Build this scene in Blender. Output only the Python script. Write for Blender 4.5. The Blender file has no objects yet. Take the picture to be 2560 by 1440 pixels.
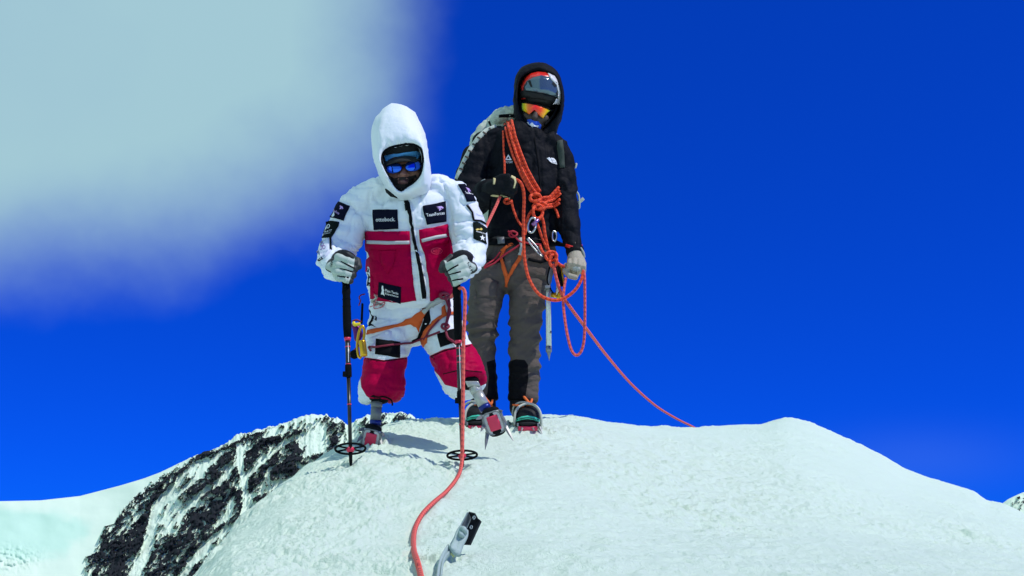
import bpy, bmesh, math, random
import numpy as np
from mathutils import Vector, Matrix
from mathutils.bvhtree import BVHTree
from mathutils.geometry import delaunay_2d_cdt

SC = bpy.context.scene
COL = SC.collection
R = math.radians

# ------------------------------------------------------------------ camera
F = 2600.0                      # focal length in pixels of a 2560 px wide frame
PITCH = math.atan(585.0 / F)    # camera tilted up
cam_d = bpy.data.cameras.new('camera')
cam_d.sensor_width = 36.0
cam_d.lens = 36.0 * F / 2560.0
cam_d.clip_start = 0.05
cam_d.clip_end = 40000.0
cam = bpy.data.objects.new('camera', cam_d)
COL.objects.link(cam)
cam.location = (0, 0, 0)
cam.rotation_euler = (math.pi / 2 + PITCH, 0, 0)
SC.camera = cam

# ------------------------------------------------------------------ sky
SUN_DIR = Vector((0.62, -0.30, 0.98)).normalized()     # towards the sun
SUN_EL = math.asin(SUN_DIR.z)
SUN_AZ = math.atan2(SUN_DIR.x, SUN_DIR.y)
world = bpy.data.worlds.new('World')
SC.world = world
world.use_nodes = True
wn, wl = world.node_tree.nodes, world.node_tree.links
wn.clear()
def W(kind, **kw):
    n = wn.new(kind)
    for k, v in kw.items():
        setattr(n, k, v)
    return n
def wmath(op, a, b=None, c=None, clamp=False):
    n = W('ShaderNodeMath', operation=op, use_clamp=clamp)
    for i, v in enumerate((a, b, c)):
        if v is None:
            continue
        if isinstance(v, (int, float)):
            n.inputs[i].default_value = v
        else:
            wl.new(v, n.inputs[i])
    return n.outputs[0]
sky = W('ShaderNodeTexSky', sky_type='NISHITA', sun_disc=False, sun_elevation=SUN_EL,
        sun_rotation=SUN_AZ, altitude=6000.0, air_density=1.0, dust_density=0.0, ozone_density=3.0)
gam = W('ShaderNodeGamma')            # thin high-altitude air: flatter, deeper blue than at sea level
gam.inputs['Gamma'].default_value = 0.48
wl.new(sky.outputs[0], gam.inputs[0])
tint = W('ShaderNodeMix', data_type='RGBA', blend_type='MULTIPLY')
tint.inputs['Factor'].default_value = 1.0
wl.new(gam.outputs[0], tint.inputs[6])
tint.inputs[7].default_value = (0.012, 0.46, 3.35, 1)
tc = W('ShaderNodeTexCoord')
sep = W('ShaderNodeSeparateXYZ')
wl.new(tc.outputs['Generated'], sep.inputs[0])
az = wmath('MULTIPLY', wmath('ARCTAN2', sep.outputs[0], sep.outputs[1]), 57.29578)
el = wmath('MULTIPLY', wmath('ARCSINE', sep.outputs[2]), 57.29578)
nz = W('ShaderNodeTexNoise')
nz.inputs['Scale'].default_value = 6.0
nz.inputs['Detail'].default_value = 5.0
nz.inputs['Roughness'].default_value = 0.5
wl.new(tc.outputs['Generated'], nz.inputs['Vector'])
warp = wmath('MULTIPLY_ADD', nz.outputs['Fac'], 6.0, -2.7)
d_side = wmath('MULTIPLY', wmath('SUBTRACT', wmath('MULTIPLY_ADD', el, 0.22, -10.6), az), 0.72)                   # right-hand edge of the cloud
d_low = wmath('MULTIPLY', wmath('SUBTRACT', el, wmath('MULTIPLY_ADD', az, 0.31, 18.9)), 0.95)  # sloping underside
dist = W('ShaderNodeMath', operation='SMOOTH_MIN')
wl.new(d_side, dist.inputs[0]); wl.new(d_low, dist.inputs[1]); dist.inputs[2].default_value = 7.0
dist = wmath('ADD', dist.outputs[0], warp)
dist = wmath('SUBTRACT', dist, wmath('MAXIMUM', wmath('MULTIPLY', wmath('SUBTRACT', -100.0, az), 0.35), 0.0))  # unseen part of the cloud bank stretched far left for pale fill light
mr = W('ShaderNodeMapRange', interpolation_type='SMOOTHSTEP')
mr.inputs['From Min'].default_value = -1.6
mr.inputs['From Max'].default_value = 7.4
wl.new(dist, mr.inputs['Value'])
nz2 = W('ShaderNodeTexNoise')
nz2.inputs['Scale'].default_value = 4.0
nz2.inputs['Detail'].default_value = 5.0
wl.new(tc.outputs['Generated'], nz2.inputs['Vector'])
fac = wmath('MULTIPLY', mr.outputs[0], wmath('MULTIPLY_ADD', nz2.outputs['Fac'], 0.22, 0.90), clamp=True)
# thin wisp low on the right
wx = wmath('DIVIDE', wmath('SUBTRACT', az, 21.0), 5.0)
wy = wmath('DIVIDE', wmath('SUBTRACT', el, 3.1), 1.5)
wr = wmath('ADD', wmath('MULTIPLY', wx, wx), wmath('MULTIPLY', wy, wy))
wisp = wmath('MULTIPLY', wmath('POWER', math.e, wmath('MULTIPLY', wr, -1.0)), 0.045)
fac = wmath('ADD', fac, wisp, clamp=True)
mixc = W('ShaderNodeMix', data_type='RGBA')
wl.new(fac, mixc.inputs['Factor'])
wl.new(tint.outputs[2], mixc.inputs[6])
mixc.inputs[7].default_value = (3.65, 5.85, 6.70, 1)
bg = W('ShaderNodeBackground')
bg.inputs['Strength'].default_value = 0.10
wl.new(mixc.outputs[2], bg.inputs['Color'])
wo = W('ShaderNodeOutputWorld')
wl.new(bg.outputs[0], wo.inputs[0])

# ------------------------------------------------------------------ sun and exposure
sun_d = bpy.data.lights.new('sun', 'SUN')
sun_d.energy = 3.3
sun_d.angle = R(0.53)
sun_d.color = (1.0, 0.97, 0.92)
sun = bpy.data.objects.new('sun', sun_d)
COL.objects.link(sun)
sun.rotation_euler = (-SUN_DIR).to_track_quat('-Z', 'Y').to_euler()
SC.view_settings.view_transform = 'Standard'
SC.view_settings.look = 'None'
SC.view_settings.exposure = 0.0
SC.view_settings.gamma = 1.0
SC.view_settings.use_curve_mapping = False
SC.cycles.use_denoising = True
SC.cycles.max_bounces = 6
SC.cycles.diffuse_bounces = 3

# ------------------------------------------------------------------ placing and noise helpers
CP, SP = math.cos(PITCH), math.sin(PITCH)
def ray(px, py):
    u, v = (px - 1280.0) / F, (720.0 - py) / F
    return Vector((u, CP - v * SP, SP + v * CP))
def at(px, py, Y):
    d = ray(px, py)
    return d * (Y / d.y)
def mpp(Y):
    return Y / F                # metres per picture pixel at depth Y

def _hash(ix, iy, iz, seed):
    h = (ix * 374761393 + iy * 668265263 + iz * 2147483647 + seed * 974634777) & 0xFFFFFFFF
    h = ((h ^ (h >> 13)) * 1274126177) & 0xFFFFFFFF
    h = ((h ^ (h >> 16)) * 2246822519) & 0xFFFFFFFF
    return ((h ^ (h >> 15)) & 0xFFFFFF) / float(0xFFFFFF)
def vnoise(x, y, z=None, seed=0):
    x = np.asarray(x, float); y = np.asarray(y, float)
    z = np.zeros_like(x) if z is None else np.asarray(z, float)
    ix, iy, iz = np.floor(x).astype(np.int64), np.floor(y).astype(np.int64), np.floor(z).astype(np.int64)
    fx, fy, fz = x - ix, y - iy, z - iz
    fx, fy, fz = (t * t * t * (t * (t * 6 - 15) + 10) for t in (fx, fy, fz))
    def c(a, b, d):
        return _hash(ix + a, iy + b, iz + d, seed)
    def lerp(a, b, t):
        return a + (b - a) * t
    if np.all(iz == 0) and np.all(fz == 0):
        r = lerp(lerp(c(0,0,0), c(1,0,0), fx), lerp(c(0,1,0), c(1,1,0), fx), fy)
    else:
        r = lerp(lerp(lerp(c(0,0,0), c(1,0,0), fx), lerp(c(0,1,0), c(1,1,0), fx), fy),
                 lerp(lerp(c(0,0,1), c(1,0,1), fx), lerp(c(0,1,1), c(1,1,1), fx), fy), fz)
    return r * 2 - 1
def fbm(x, y, z=None, octv=4, seed=0, gain=0.5):
    s = 0.0; a = 1.0; t = 0.0
    for o in range(octv):
        k = 2.03 ** o
        s = s + a * vnoise(x * k + 17.3 * o, y * k - 9.1 * o, None if z is None else z * k + 4.7 * o, seed + o)
        t += a; a *= gain
    return s / t
def sstep(a, b, x):
    t = np.clip((x - a) / (b - a), 0, 1)
    return t * t * (3 - 2 * t)

# ------------------------------------------------------------------ object helpers
def tag(o, label=None, cat=None, group=None, kind=None):
    if label: o['label'] = label
    if cat: o['category'] = cat
    if group: o['group'] = group
    if kind: o['kind'] = kind
    return o
def empty(name, loc):
    o = bpy.data.objects.new(name, None)
    COL.objects.link(o)
    o.location = loc
    o.empty_display_size = 0.1
    return o
def link(name, me, mat=None, parent=None, smooth=True):
    if mat is not None:
        me.materials.clear()
        me.materials.append(mat)
    if smooth:
        me.polygons.foreach_set('use_smooth', [True] * len(me.polygons))
    o = bpy.data.objects.new(name, me)
    COL.objects.link(o)
    if parent is not None:
        o.parent = parent
        if parent.type == 'EMPTY':          # part meshes are written in world coordinates
            o.matrix_parent_inverse = Matrix.Translation(-parent.location)
    return o
def mesh(name, verts, faces):
    me = bpy.data.meshes.new(name)
    me.from_pydata([tuple(v) for v in verts], [], [tuple(f) for f in faces])
    me.update()
    return me
def obj(name, verts, faces, mat, parent=None, smooth=True):
    return link(name, mesh(name, verts, faces), mat, parent, smooth)
def grid_mesh(name, P, closed=False):
    """P: array (rows, cols, 3)"""
    r, c = P.shape[:2]
    idx = np.arange(r * c).reshape(r, c)
    a, b, d, e = idx[:-1, :-1], idx[:-1, 1:], idx[1:, 1:], idx[1:, :-1]
    faces = np.stack([a, b, d, e], -1).reshape(-1, 4)
    me = bpy.data.meshes.new(name)
    me.vertices.add(r * c)
    me.vertices.foreach_set('co', P.reshape(-1).astype(np.float32))
    n = len(faces)
    me.loops.add(n * 4)
    me.loops.foreach_set('vertex_index', faces.reshape(-1).astype(np.int32))
    me.polygons.add(n)
    me.polygons.foreach_set('loop_start', np.arange(0, n * 4, 4, dtype=np.int32))
    me.update(calc_edges=True)
    me.validate()
    return me
def attr(me, name, vals):
    a = me.attributes.new(name, 'FLOAT', 'POINT')
    a.data.foreach_set('value', np.asarray(vals, np.float32).reshape(-1))

# ------------------------------------------------------------------ materials
def lin(r, g, b):
    def f(c):
        c /= 255.0
        return c / 12.92 if c <= 0.04045 else ((c + 0.055) / 1.055) ** 2.4
    return (f(r), f(g), f(b), 1.0)
class Mat:
    def __init__(self, name, color, rough=0.6, metal=0.0, spec=0.5, bump=0.0, bscale=200.0, var=0.0, vscale=8.0,
                 stretch=(1, 1, 1), sheen=0.0, coat=0.0, crease=0.0, cscale=16.0):
        self.m = bpy.data.materials.new(name)
        self.m.use_nodes = True
        self.n, self.l = self.m.node_tree.nodes, self.m.node_tree.links
        self.b = self.n['Principled BSDF']
        b = self.b
        b.inputs['Base Color'].default_value = color
        b.inputs['Roughness'].default_value = rough
        b.inputs['Metallic'].default_value = metal
        b.inputs['Specular IOR Level'].default_value = spec
        b.inputs['Sheen Weight'].default_value = sheen
        b.inputs['Coat Weight'].default_value = coat
        self.co = self.n.new('ShaderNodeTexCoord').outputs['Object']
        if stretch != (1, 1, 1):
            mp = self.n.new('ShaderNodeMapping')
            mp.inputs['Scale'].default_value = stretch
            self.l.new(self.co, mp.inputs[0])
            self.co = mp.outputs[0]
        if var:
            t = self.noise(vscale, 5, 0.6)
            mx = self.n.new('ShaderNodeMix'); mx.data_type = 'RGBA'
            self.l.new(t, mx.inputs['Factor'])
            k0, k1 = 1 - var, 1 + var
            mx.inputs[6].default_value = tuple(min(1, c * k0) for c in color[:3]) + (1,)
            mx.inputs[7].default_value = tuple(min(1, c * k1) for c in color[:3]) + (1,)
            self.l.new(mx.outputs[2], b.inputs['Base Color'])
        if bump:
            t = self.noise(bscale, 4, 0.6)
            bp = self.n.new('ShaderNodeBump')
            bp.inputs['Strength'].default_value = bump
            bp.inputs['Distance'].default_value = 0.004
            self.l.new(t, bp.inputs['Height'])
            if crease:             # crumpled cloth: sharp valleys where a noise field crosses its mean
                hs = None
                for k, sc in enumerate((cscale, cscale * 2.3)):
                    q = self.math('ABSOLUTE', self.math('SUBTRACT', self.noise(sc, 2, 0.5), 0.5))
                    q = self.math('MINIMUM', self.math('MULTIPLY', q, 9.0), 1.0)
                    hs = q if hs is None else self.math('ADD', hs, self.math('MULTIPLY', q, 0.5))
                b2 = self.n.new('ShaderNodeBump')
                b2.inputs['Strength'].default_value = crease
                b2.inputs['Distance'].default_value = 0.006
                self.l.new(hs, b2.inputs['Height'])
                self.l.new(bp.outputs[0], b2.inputs['Normal'])
                bp = b2
            self.l.new(bp.outputs[0], b.inputs['Normal'])
    def math(self, op, a, b=None):
        q = self.n.new('ShaderNodeMath'); q.operation = op
        for i, v in enumerate((a, b)):
            if v is None: continue
            if isinstance(v, (int, float)): q.inputs[i].default_value = v
            else: self.l.new(v, q.inputs[i])
        return q.outputs[0]
    def noise(self, scale, detail=4, rough=0.55):
        t = self.n.new('ShaderNodeTexNoise')
        t.inputs['Scale'].default_value = scale
        t.inputs['Detail'].default_value = detail
        t.inputs['Roughness'].default_value = rough
        self.l.new(self.co, t.inputs['Vector'])
        return t.outputs['Fac']

# ================================================================== THE SETTING
# ---- near snow ridge: crest (picture column -> crest row, crest distance)
CREST = [(-6000, 5200, 2.6), (-3000, 3600, 2.6), (-1000, 2450, 2.7), (0, 1890, 2.9), (300, 1610, 3.1), (490, 1440, 3.4),
         (560, 1345, 3.6), (600, 1297, 3.75), (650, 1250, 3.9), (700, 1211, 4.05), (760, 1172, 4.25), (830, 1132, 4.5), (880, 1104, 4.65),
         (950, 1070, 4.95), (1010, 1056, 5.2), (1070, 1050, 5.35), (1150, 1047, 5.45), (1270, 1044, 5.5), (1350, 1040, 5.6),
         (1420, 1043, 5.8), (1500, 1050, 6.1), (1570, 1058, 6.4), (1640, 1065, 6.8), (1740, 1069, 7.2), (1800, 1068, 7.6), (1860, 1064, 8.0),
         (1905, 1061, 8.3), (1940, 1049, 8.5), (1970, 1043, 8.6), (2010, 1050, 8.6), (2060, 1069, 8.6), (2130, 1100, 8.6), (2200, 1132, 8.6),
         (2260, 1170, 8.6), (2320, 1193, 8.5), (2390, 1216, 8.4), (2440, 1231, 8.3), (2452, 1243, 8.3), (2465, 1254, 8.25), (2510, 1262, 8.1),
         (2560, 1287, 8.0), (2700, 1345, 7.7), (3200, 1520, 7.0), (4500, 2000, 6.0), (8500, 3400, 5.5)]
_cx, _cp, _cy = (np.array([c[i] for c in CREST], float) for i in range(3))
_gx = np.arange(-6000.0, 8500.1, 4.0)
def _soft(vals, width, centre=None):
    k = np.arange(-60, 61) * 4.0
    w = np.exp(-0.5 * (k / width) ** 2); w /= w.sum()
    g = np.interp(_gx, _cx, vals)
    return np.convolve(np.pad(g, 60, mode='edge'), w, 'valid')
_gp, _gy, _gs = _soft(_cp, 9.0), _soft(_cy, 80.0), _soft(_cp, 75.0)
def crest_at(px):
    return np.interp(px, _gx, _gp), np.interp(px, _gx, _gy)
Y0 = 2.0
def row_at(px, y):
    """picture row at which the smooth ridge surface at depth y shows, in column px (y up to the crest)"""
    pc, yc = crest_at(px)
    ps = np.interp(px, _gx, _gs)
    base = np.maximum(1520.0, ps + 190.0)
    s = np.clip((y - Y0) / (yc - Y0), -2.0, 1.0)
    return ps + (base - ps) * np.abs(1 - s) ** 1.7 + (pc - ps) * np.clip(s, 0, 1) ** 4
def z_of(px, py, y):
    v = (720.0 - py) / F
    return y * (SP + v * CP) / (CP - v * SP)
def dome(x, y):
    """height of the ridge (without small relief) at world x, y"""
    x = np.asarray(x, float); y = np.asarray(y, float)
    pc0 = 1280.0 + F * x / y            # columns stay nearly vertical planes: refine once for the tilt
    for _ in range(4):
        r = row_at(pc0, y)
        v = (720.0 - r) / F
        pc0 = 1280.0 + F * (x / y) * (CP - v * SP)
    pc, yc = crest_at(pc0)
    r = row_at(pc0, np.minimum(y, yc))
    z = z_of(pc0, r, np.minimum(y, yc))
    over = np.maximum(y - yc, 0)
    zc_slope = (z_of(pc0, pc, yc)) / yc
    return z + over * zc_slope - 0.10 * over - 0.16 * over ** 2 / (1 + over * 0.12)
def relief(x, y, px):
    left = sstep(1360, 1020, px + 110 * vnoise(x * 1.7, y * 1.7, seed=5))
    a, b = x * 0.90 + y * 0.44, -x * 0.44 + y * 0.90
    h = 0.012 * fbm(x * 1.6, y * 1.6, octv=3, seed=1)                      # broad swells
    # crumbly rime on the left: crumbs of several sizes in uneven patches
    wx, wy = x + 0.03 * vnoise(x * 9, y * 9, seed=15), y + 0.03 * vnoise(x * 9, y * 9, seed=16)
    g1 = vnoise(wx * 33, wy * 27, seed=11); g2 = vnoise(wx * 66 + 3, wy * 50, seed=12); g3 = vnoise(wx * 13, wy * 11, seed=13)
    g4 = vnoise(x * 130, y * 90, seed=14)
    patch = 0.25 + 0.75 * sstep(-0.35, 0.35, fbm(x * 4.2, y * 3.6, octv=3, seed=51))
    lumps = (0.013 * np.maximum(g1, -0.1) + 0.011 * np.maximum(g2, -0.05) * (0.5 + 0.5 * g3) + 0.0045 * g4) * patch + 0.010 * g3
    # wind-packed crust on the right: small scales in loose drifts, smoother between them
    s0 = vnoise(a * 2.4, b * 3.4, seed=20)
    s1 = vnoise(a * 8.5 + 0.8 * s0, b * 11 + 0.8 * vnoise(a * 2, b * 2, seed=3), seed=21)
    s2 = vnoise(a * 19, b * 24 + 0.7 * vnoise(a * 4, b * 4, seed=4), seed=22)
    s3 = vnoise(a * 44, b * 52, seed=23)
    s4 = fbm(x * 60, y * 52, octv=2, seed=24)
    pat = sstep(-0.30, 0.40, fbm(x * 1.5, y * 1.3, octv=4, seed=52))
    s5 = np.maximum(vnoise(a * 26, b * 52 + 1.5 * s1, seed=25), 0.0)
    s6 = np.maximum(vnoise(a * 13, b * 26 + 1.5 * s1, seed=26), 0.0)
    k = 1.15 * np.clip(3.6 / np.maximum(y, 1.0), 0.55, 1.5)
    pat2 = 0.35 + 0.75 * pat
    streak = 0.010 * s0 + k * (0.008 * np.maximum(s1, -0.1) * pat2 + (0.006 * np.maximum(s2, 0.0) + 0.0035 * s3) * pat2 + 0.0032 * s4 * pat2 + 0.0085 * s5 * pat2 + 0.010 * s6 * pat2)
    return h + lumps * left + streak * (1 - left)
DENTS = []     # (x, y, radius): crust broken by pole tips and crampons
def bulge(x, y):
    """the low mounds in the near field right of the picket"""
    return (0.030 * np.exp(-(((x - 0.18) / 0.30) ** 2 + ((y - 2.55) / 0.22) ** 2))
            + 0.020 * np.exp(-(((x - 0.75) / 0.4) ** 2 + ((y - 2.75) / 0.2) ** 2))
            + 0.030 * sstep(0.0, 0.03, x - 1.99) * np.exp(-(np.maximum(x - 2.02, 0) / 0.13) ** 2 - ((y - 4.72 + 0.5 * (x - 2.02)) / 0.07) ** 2)) + dents(x, y)
def dents(x, y):
    h = np.zeros(np.shape(x))
    for dx, dy, r in DENTS:
        q = np.hypot(x - dx, (y - dy) * 0.8) / r
        q = q * (1 + 0.25 * vnoise(x * 40, y * 40, seed=71))
        h = h + r * (0.30 * np.exp(-((q - 1.15) / 0.38) ** 2) * (0.6 + 0.8 * vnoise(x * 55, y * 55, seed=72)) - 0.45 * np.exp(-(q / 0.75) ** 2))
    return h

def ground_z(x, y):
    xa, ya = np.array([x]), np.array([y])
    z = dome(xa, ya)
    q, _ = project_xyz(xa, ya, z)
    return float(z[0] + bulge(xa, ya)[0] + relief(xa, ya, q)[0])
def project_xyz(x, y, z):
    d = y * CP + z * SP
    return 1280 + F * x / d, 720 - F * (z * CP - y * SP) / d
def ground_many(x, y):
    z = dome(x, y)
    q, _ = project_xyz(x, y, z)
    return z + bulge(x, y) + relief(x, y, q)
def ground_hit(px, py):
    """where the sight line through a picture point meets the ridge"""
    d = ray(px, py)
    lo, hi = 1.2, 9.5
    for n in (160, 40, 20):
        Y = np.linspace(lo, hi, n)
        below = Y * d.z / d.y < ground_many(Y * d.x / d.y, Y)
        if not below.any(): return at(px, py, 3.0)
        i = max(int(np.argmax(below)), 1)
        lo, hi = Y[i - 1], Y[i]
    return at(px, py, hi)

for dpx, dpy, dr in ((877, 1165, 0.035), (1156, 1169, 0.035), (927, 1112, 0.06), (1195, 1068, 0.07), (1318, 1070, 0.07)):
    g_ = ground_hit(dpx, dpy)
    DENTS.append((g_.x, g_.y, dr))
cols = np.concatenate([np.linspace(-6000, -420, 90), np.arange(-400, 2961, 2.4), np.linspace(2980, 8500, 90)])
PX = cols[None, :]
pc, yc = crest_at(PX)
# spread the rows evenly over the picture: s such that (1-s)^1.7 falls linearly
rows = []
for t in np.linspace(-0.42, 0.0, 50)[:-1]:
    rows.append(Y0 + t * (yc - Y0))
for t in np.linspace(0, 1, 430):
    s = 1 - (1 - t) ** (1 / 1.35)
    rows.append(Y0 + s * (yc - Y0))
for t in np.concatenate([np.linspace(0.004, 0.3, 40), np.linspace(0.32, 8, 40), np.linspace(9, 60, 30)]):
    rows.append(yc + t)
YY = np.concatenate(rows, 0)
PXX = np.broadcast_to(PX, YY.shape)
pcc, ycc = np.broadcast_to(pc, YY.shape), np.broadcast_to(yc, YY.shape)
rr = row_at(PXX, np.minimum(YY, ycc))
ZZ = z_of(PXX, rr, np.minimum(YY, ycc))
over = np.maximum(YY - ycc, 0)
ZZ = ZZ + over * (z_of(PXX, pcc, ycc) / ycc) - 0.10 * over - 0.16 * over ** 2 / (1 + over * 0.12)
v_ = (720.0 - rr) / F
XX = YY * (PXX - 1280.0) / F / (CP - v_ * SP)
fade = sstep(4.0, 0.5, over) * sstep(1.0, 1.5, YY)
ZZ = ZZ + fade * relief(XX, YY, PXX) + bulge(XX, YY)
# wind lip near the right end of the crest
ridge_me = grid_mesh('snow_ridge', np.stack([XX, YY, ZZ], -1)[:, ::-1][:, ::-1])

def snow_material(name, base, bscale, bdist):
    M = Mat(name, base, rough=0.62, spec=0.35)
    n, l, b = M.n, M.l, M.b
    b.inputs['Subsurface Weight'].default_value = 0.0
    t1 = M.noise(bscale, 6, 0.65)
    t2 = M.noise(bscale * 5.0, 3, 0.6)
    add = n.new('ShaderNodeMath'); add.operation = 'MULTIPLY_ADD'
    l.new(t2, add.inputs[0]); add.inputs[1].default_value = 0.5; l.new(t1, add.inputs[2])
    bp = n.new('ShaderNodeBump'); bp.inputs['Strength'].default_value = 0.9; bp.inputs['Distance'].default_value = bdist
    l.new(add.outputs[0], bp.inputs['Height']); l.new(bp.outputs[0], b.inputs['Normal'])
    mx = n.new('ShaderNodeMix'); mx.data_type = 'RGBA'
    l.new(M.noise(bscale * 0.05, 4, 0.6), mx.inputs['Factor'])
    mx.inputs[6].default_value = tuple(c * 0.95 for c in base[:3]) + (1,)
    mx.inputs[7].default_value = tuple(min(1, c * 1.04) for c in base[:3]) + (1,)
    l.new(mx.outputs[2], b.inputs['Base Color'])
    return M.m
SNOW = snow_material('snow', (0.745, 0.905, 0.755, 1), 60.0, 0.012)
o = link('snow_ridge', ridge_me, SNOW)
tag(o, 'icy snow crest the two climbers stand on', None, None, 'structure')

# ---- far glacier floor, down to the horizon
FARSNOW = snow_material('far_snow', (0.62, 0.80, 0.655, 1), 0.02, 2.0)
o = obj('glacier', [(-30000, -30000, -420), (30000, -30000, -420), (30000, 30000, -420), (-30000, 30000, -420)], [(0, 1, 2, 3)], FARSNOW, None, False)
tag(o, 'wide snow covered glacier far below the ridge', None, None, 'structure')

# ---- mountain on the left: snow slope with a rocky face
D0 = 1150.0
RIDGE = [(-1500, 1300), (-700, 1268), (-300, 1258), (0, 1253), (100, 1251), (200, 1240), (300, 1214), (360, 1196), (400, 1181), (450, 1157), (500, 1133), (560, 1112),
         (585, 1092), (605, 1083), (650, 1073), (700, 1061), (740, 1046), (770, 1037), (815, 1036), (826, 1043), (842, 1043), (858, 1055),
         (868, 1062), (890, 1052), (915, 1040), (950, 1034), (980, 1033), (1010, 1031), (1025, 1035), (1040, 1046), (1060, 1049), (1085, 1062), (1200, 1085), (1700, 1180), (2600, 1330)]
def cr(x, y):
    return (x / 2.56, 1000 + y / 2.56)
ROCKS = [  # polylines of the dark rock ribs, with half widths, in picture pixels
    ([cr(1540, 225), cr(1400, 330), cr(1230, 385), cr(1050, 480)], 15), ([cr(1070, 480), cr(960, 590), cr(830, 690), cr(730, 755)], 22),
    ([cr(1010, 560), cr(960, 700), cr(890, 830), cr(760, 920), cr(640, 980)], 30), ([cr(880, 900), cr(760, 1010), cr(640, 1060), cr(600, 1126)], 24),
    ([cr(780, 1050), cr(700, 1180), cr(560, 1320)], 30),
    ([cr(1490, 330), cr(1360, 460), cr(1200, 580)], 20), ([cr(1400, 570), cr(1330, 690), cr(1230, 800), cr(1140, 900), cr(1060, 1010), cr(980, 1126), cr(900, 1300)], 38),
    ([cr(1540, 430), cr(1480, 560), cr(1540, 640), cr(1510, 710)], 20), ([cr(1560, 225), cr(1700, 192)], 10), ([cr(1850, 215), cr(1640, 290), cr(1600, 385)], 20),
    ([cr(1900, 200), cr(1905, 330), cr(1860, 470), cr(1760, 440)], 24), ([cr(1960, 330), cr(2050, 380), cr(1960, 460), cr(1850, 560)], 15),
    ([cr(2110, 100), cr(2140, 230), cr(2120, 340)], 12), ([cr(2200, 130), cr(2180, 230)], 8),
    ([cr(1720, 430), cr(1650, 500), cr(1590, 580)], 16), ([cr(1400, 830), cr(1300, 900), cr(1200, 980), cr(1120, 1126)], 16),
    ([cr(1550, 780), cr(1400, 850)], 14), ([cr(1640, 640), cr(1800, 590), cr(1950, 480)], 8), ([cr(1280, 1030), cr(1220, 1126)], 8),
    ([(1012, 1036), (1005, 1055), (985, 1080)], 17), ([(905, 1058), (925, 1085)], 13), ([(1030, 1045), (1066, 1053)], 9), ([(960, 1040), (950, 1066)], 10), ([(940, 1060), (975, 1070)], 8)]
GULLY = [([cr(1530, 290), cr(1545, 450), cr(1572, 560), cr(1572, 700), cr(1520, 790), cr(1372, 870), cr(1250, 1010), cr(1170, 1126), cr(1050, 1300)], 7),
         ([cr(1090, 590), cr(1000, 690), cr(965, 850), cr(930, 1000), cr(850, 1126), cr(760, 1300)], 12), ([cr(1420, 330), cr(1220, 530), cr(1080, 650)], 5),
         ([cr(1330, 560), cr(1190, 700), cr(1050, 850)], 6), ([cr(1540, 380), cr(1450, 470), cr(1390, 540)], 4), ([cr(1900, 400), cr(1960, 470)], 5),
         ([cr(1940, 250), cr(2040, 240), cr(1990, 310)], 17), ([cr(1450, 265), cr(1520, 235)], 7), ([cr(1690, 225), cr(1830, 190)], 6), ([(868, 1065), (878, 1100)], 7),
         ([cr(1830, 260), cr(1650, 420), cr(1580, 480)], 5), ([cr(1480, 640), cr(1440, 740), cr(1380, 800)], 4)]
AREA = [(585, 1092), (470, 1160), (400, 1196), (345, 1235), (270, 1300), (238, 1370), (215, 1480), (200, 1600), (560, 1600), (760, 1200), (900, 1130), (1085, 1062), (1010, 1025), (780, 1030)]
def seg_dist(px, py, line):
    best = np.full(px.shape, 1e9)
    for (x0, y0), (x1, y1) in zip(line[:-1], line[1:]):
        dx, dy = x1 - x0, y1 - y0
        t = np.clip(((px - x0) * dx + (py - y0) * dy) / (dx * dx + dy * dy + 1e-9), 0, 1)
        best = np.minimum(best, np.hypot(px - x0 - t * dx, py - y0 - t * dy))
    return best
def inside(px, py, poly):
    r = np.zeros(px.shape, bool)
    for (x0, y0), (x1, y1) in zip(poly, poly[1:] + poly[:1]):
        c = ((y0 > py) != (y1 > py)) & (px < (x1 - x0) * (py - y0) / (y1 - y0 + 1e-12) + x0)
        r ^= c
    return r
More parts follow.
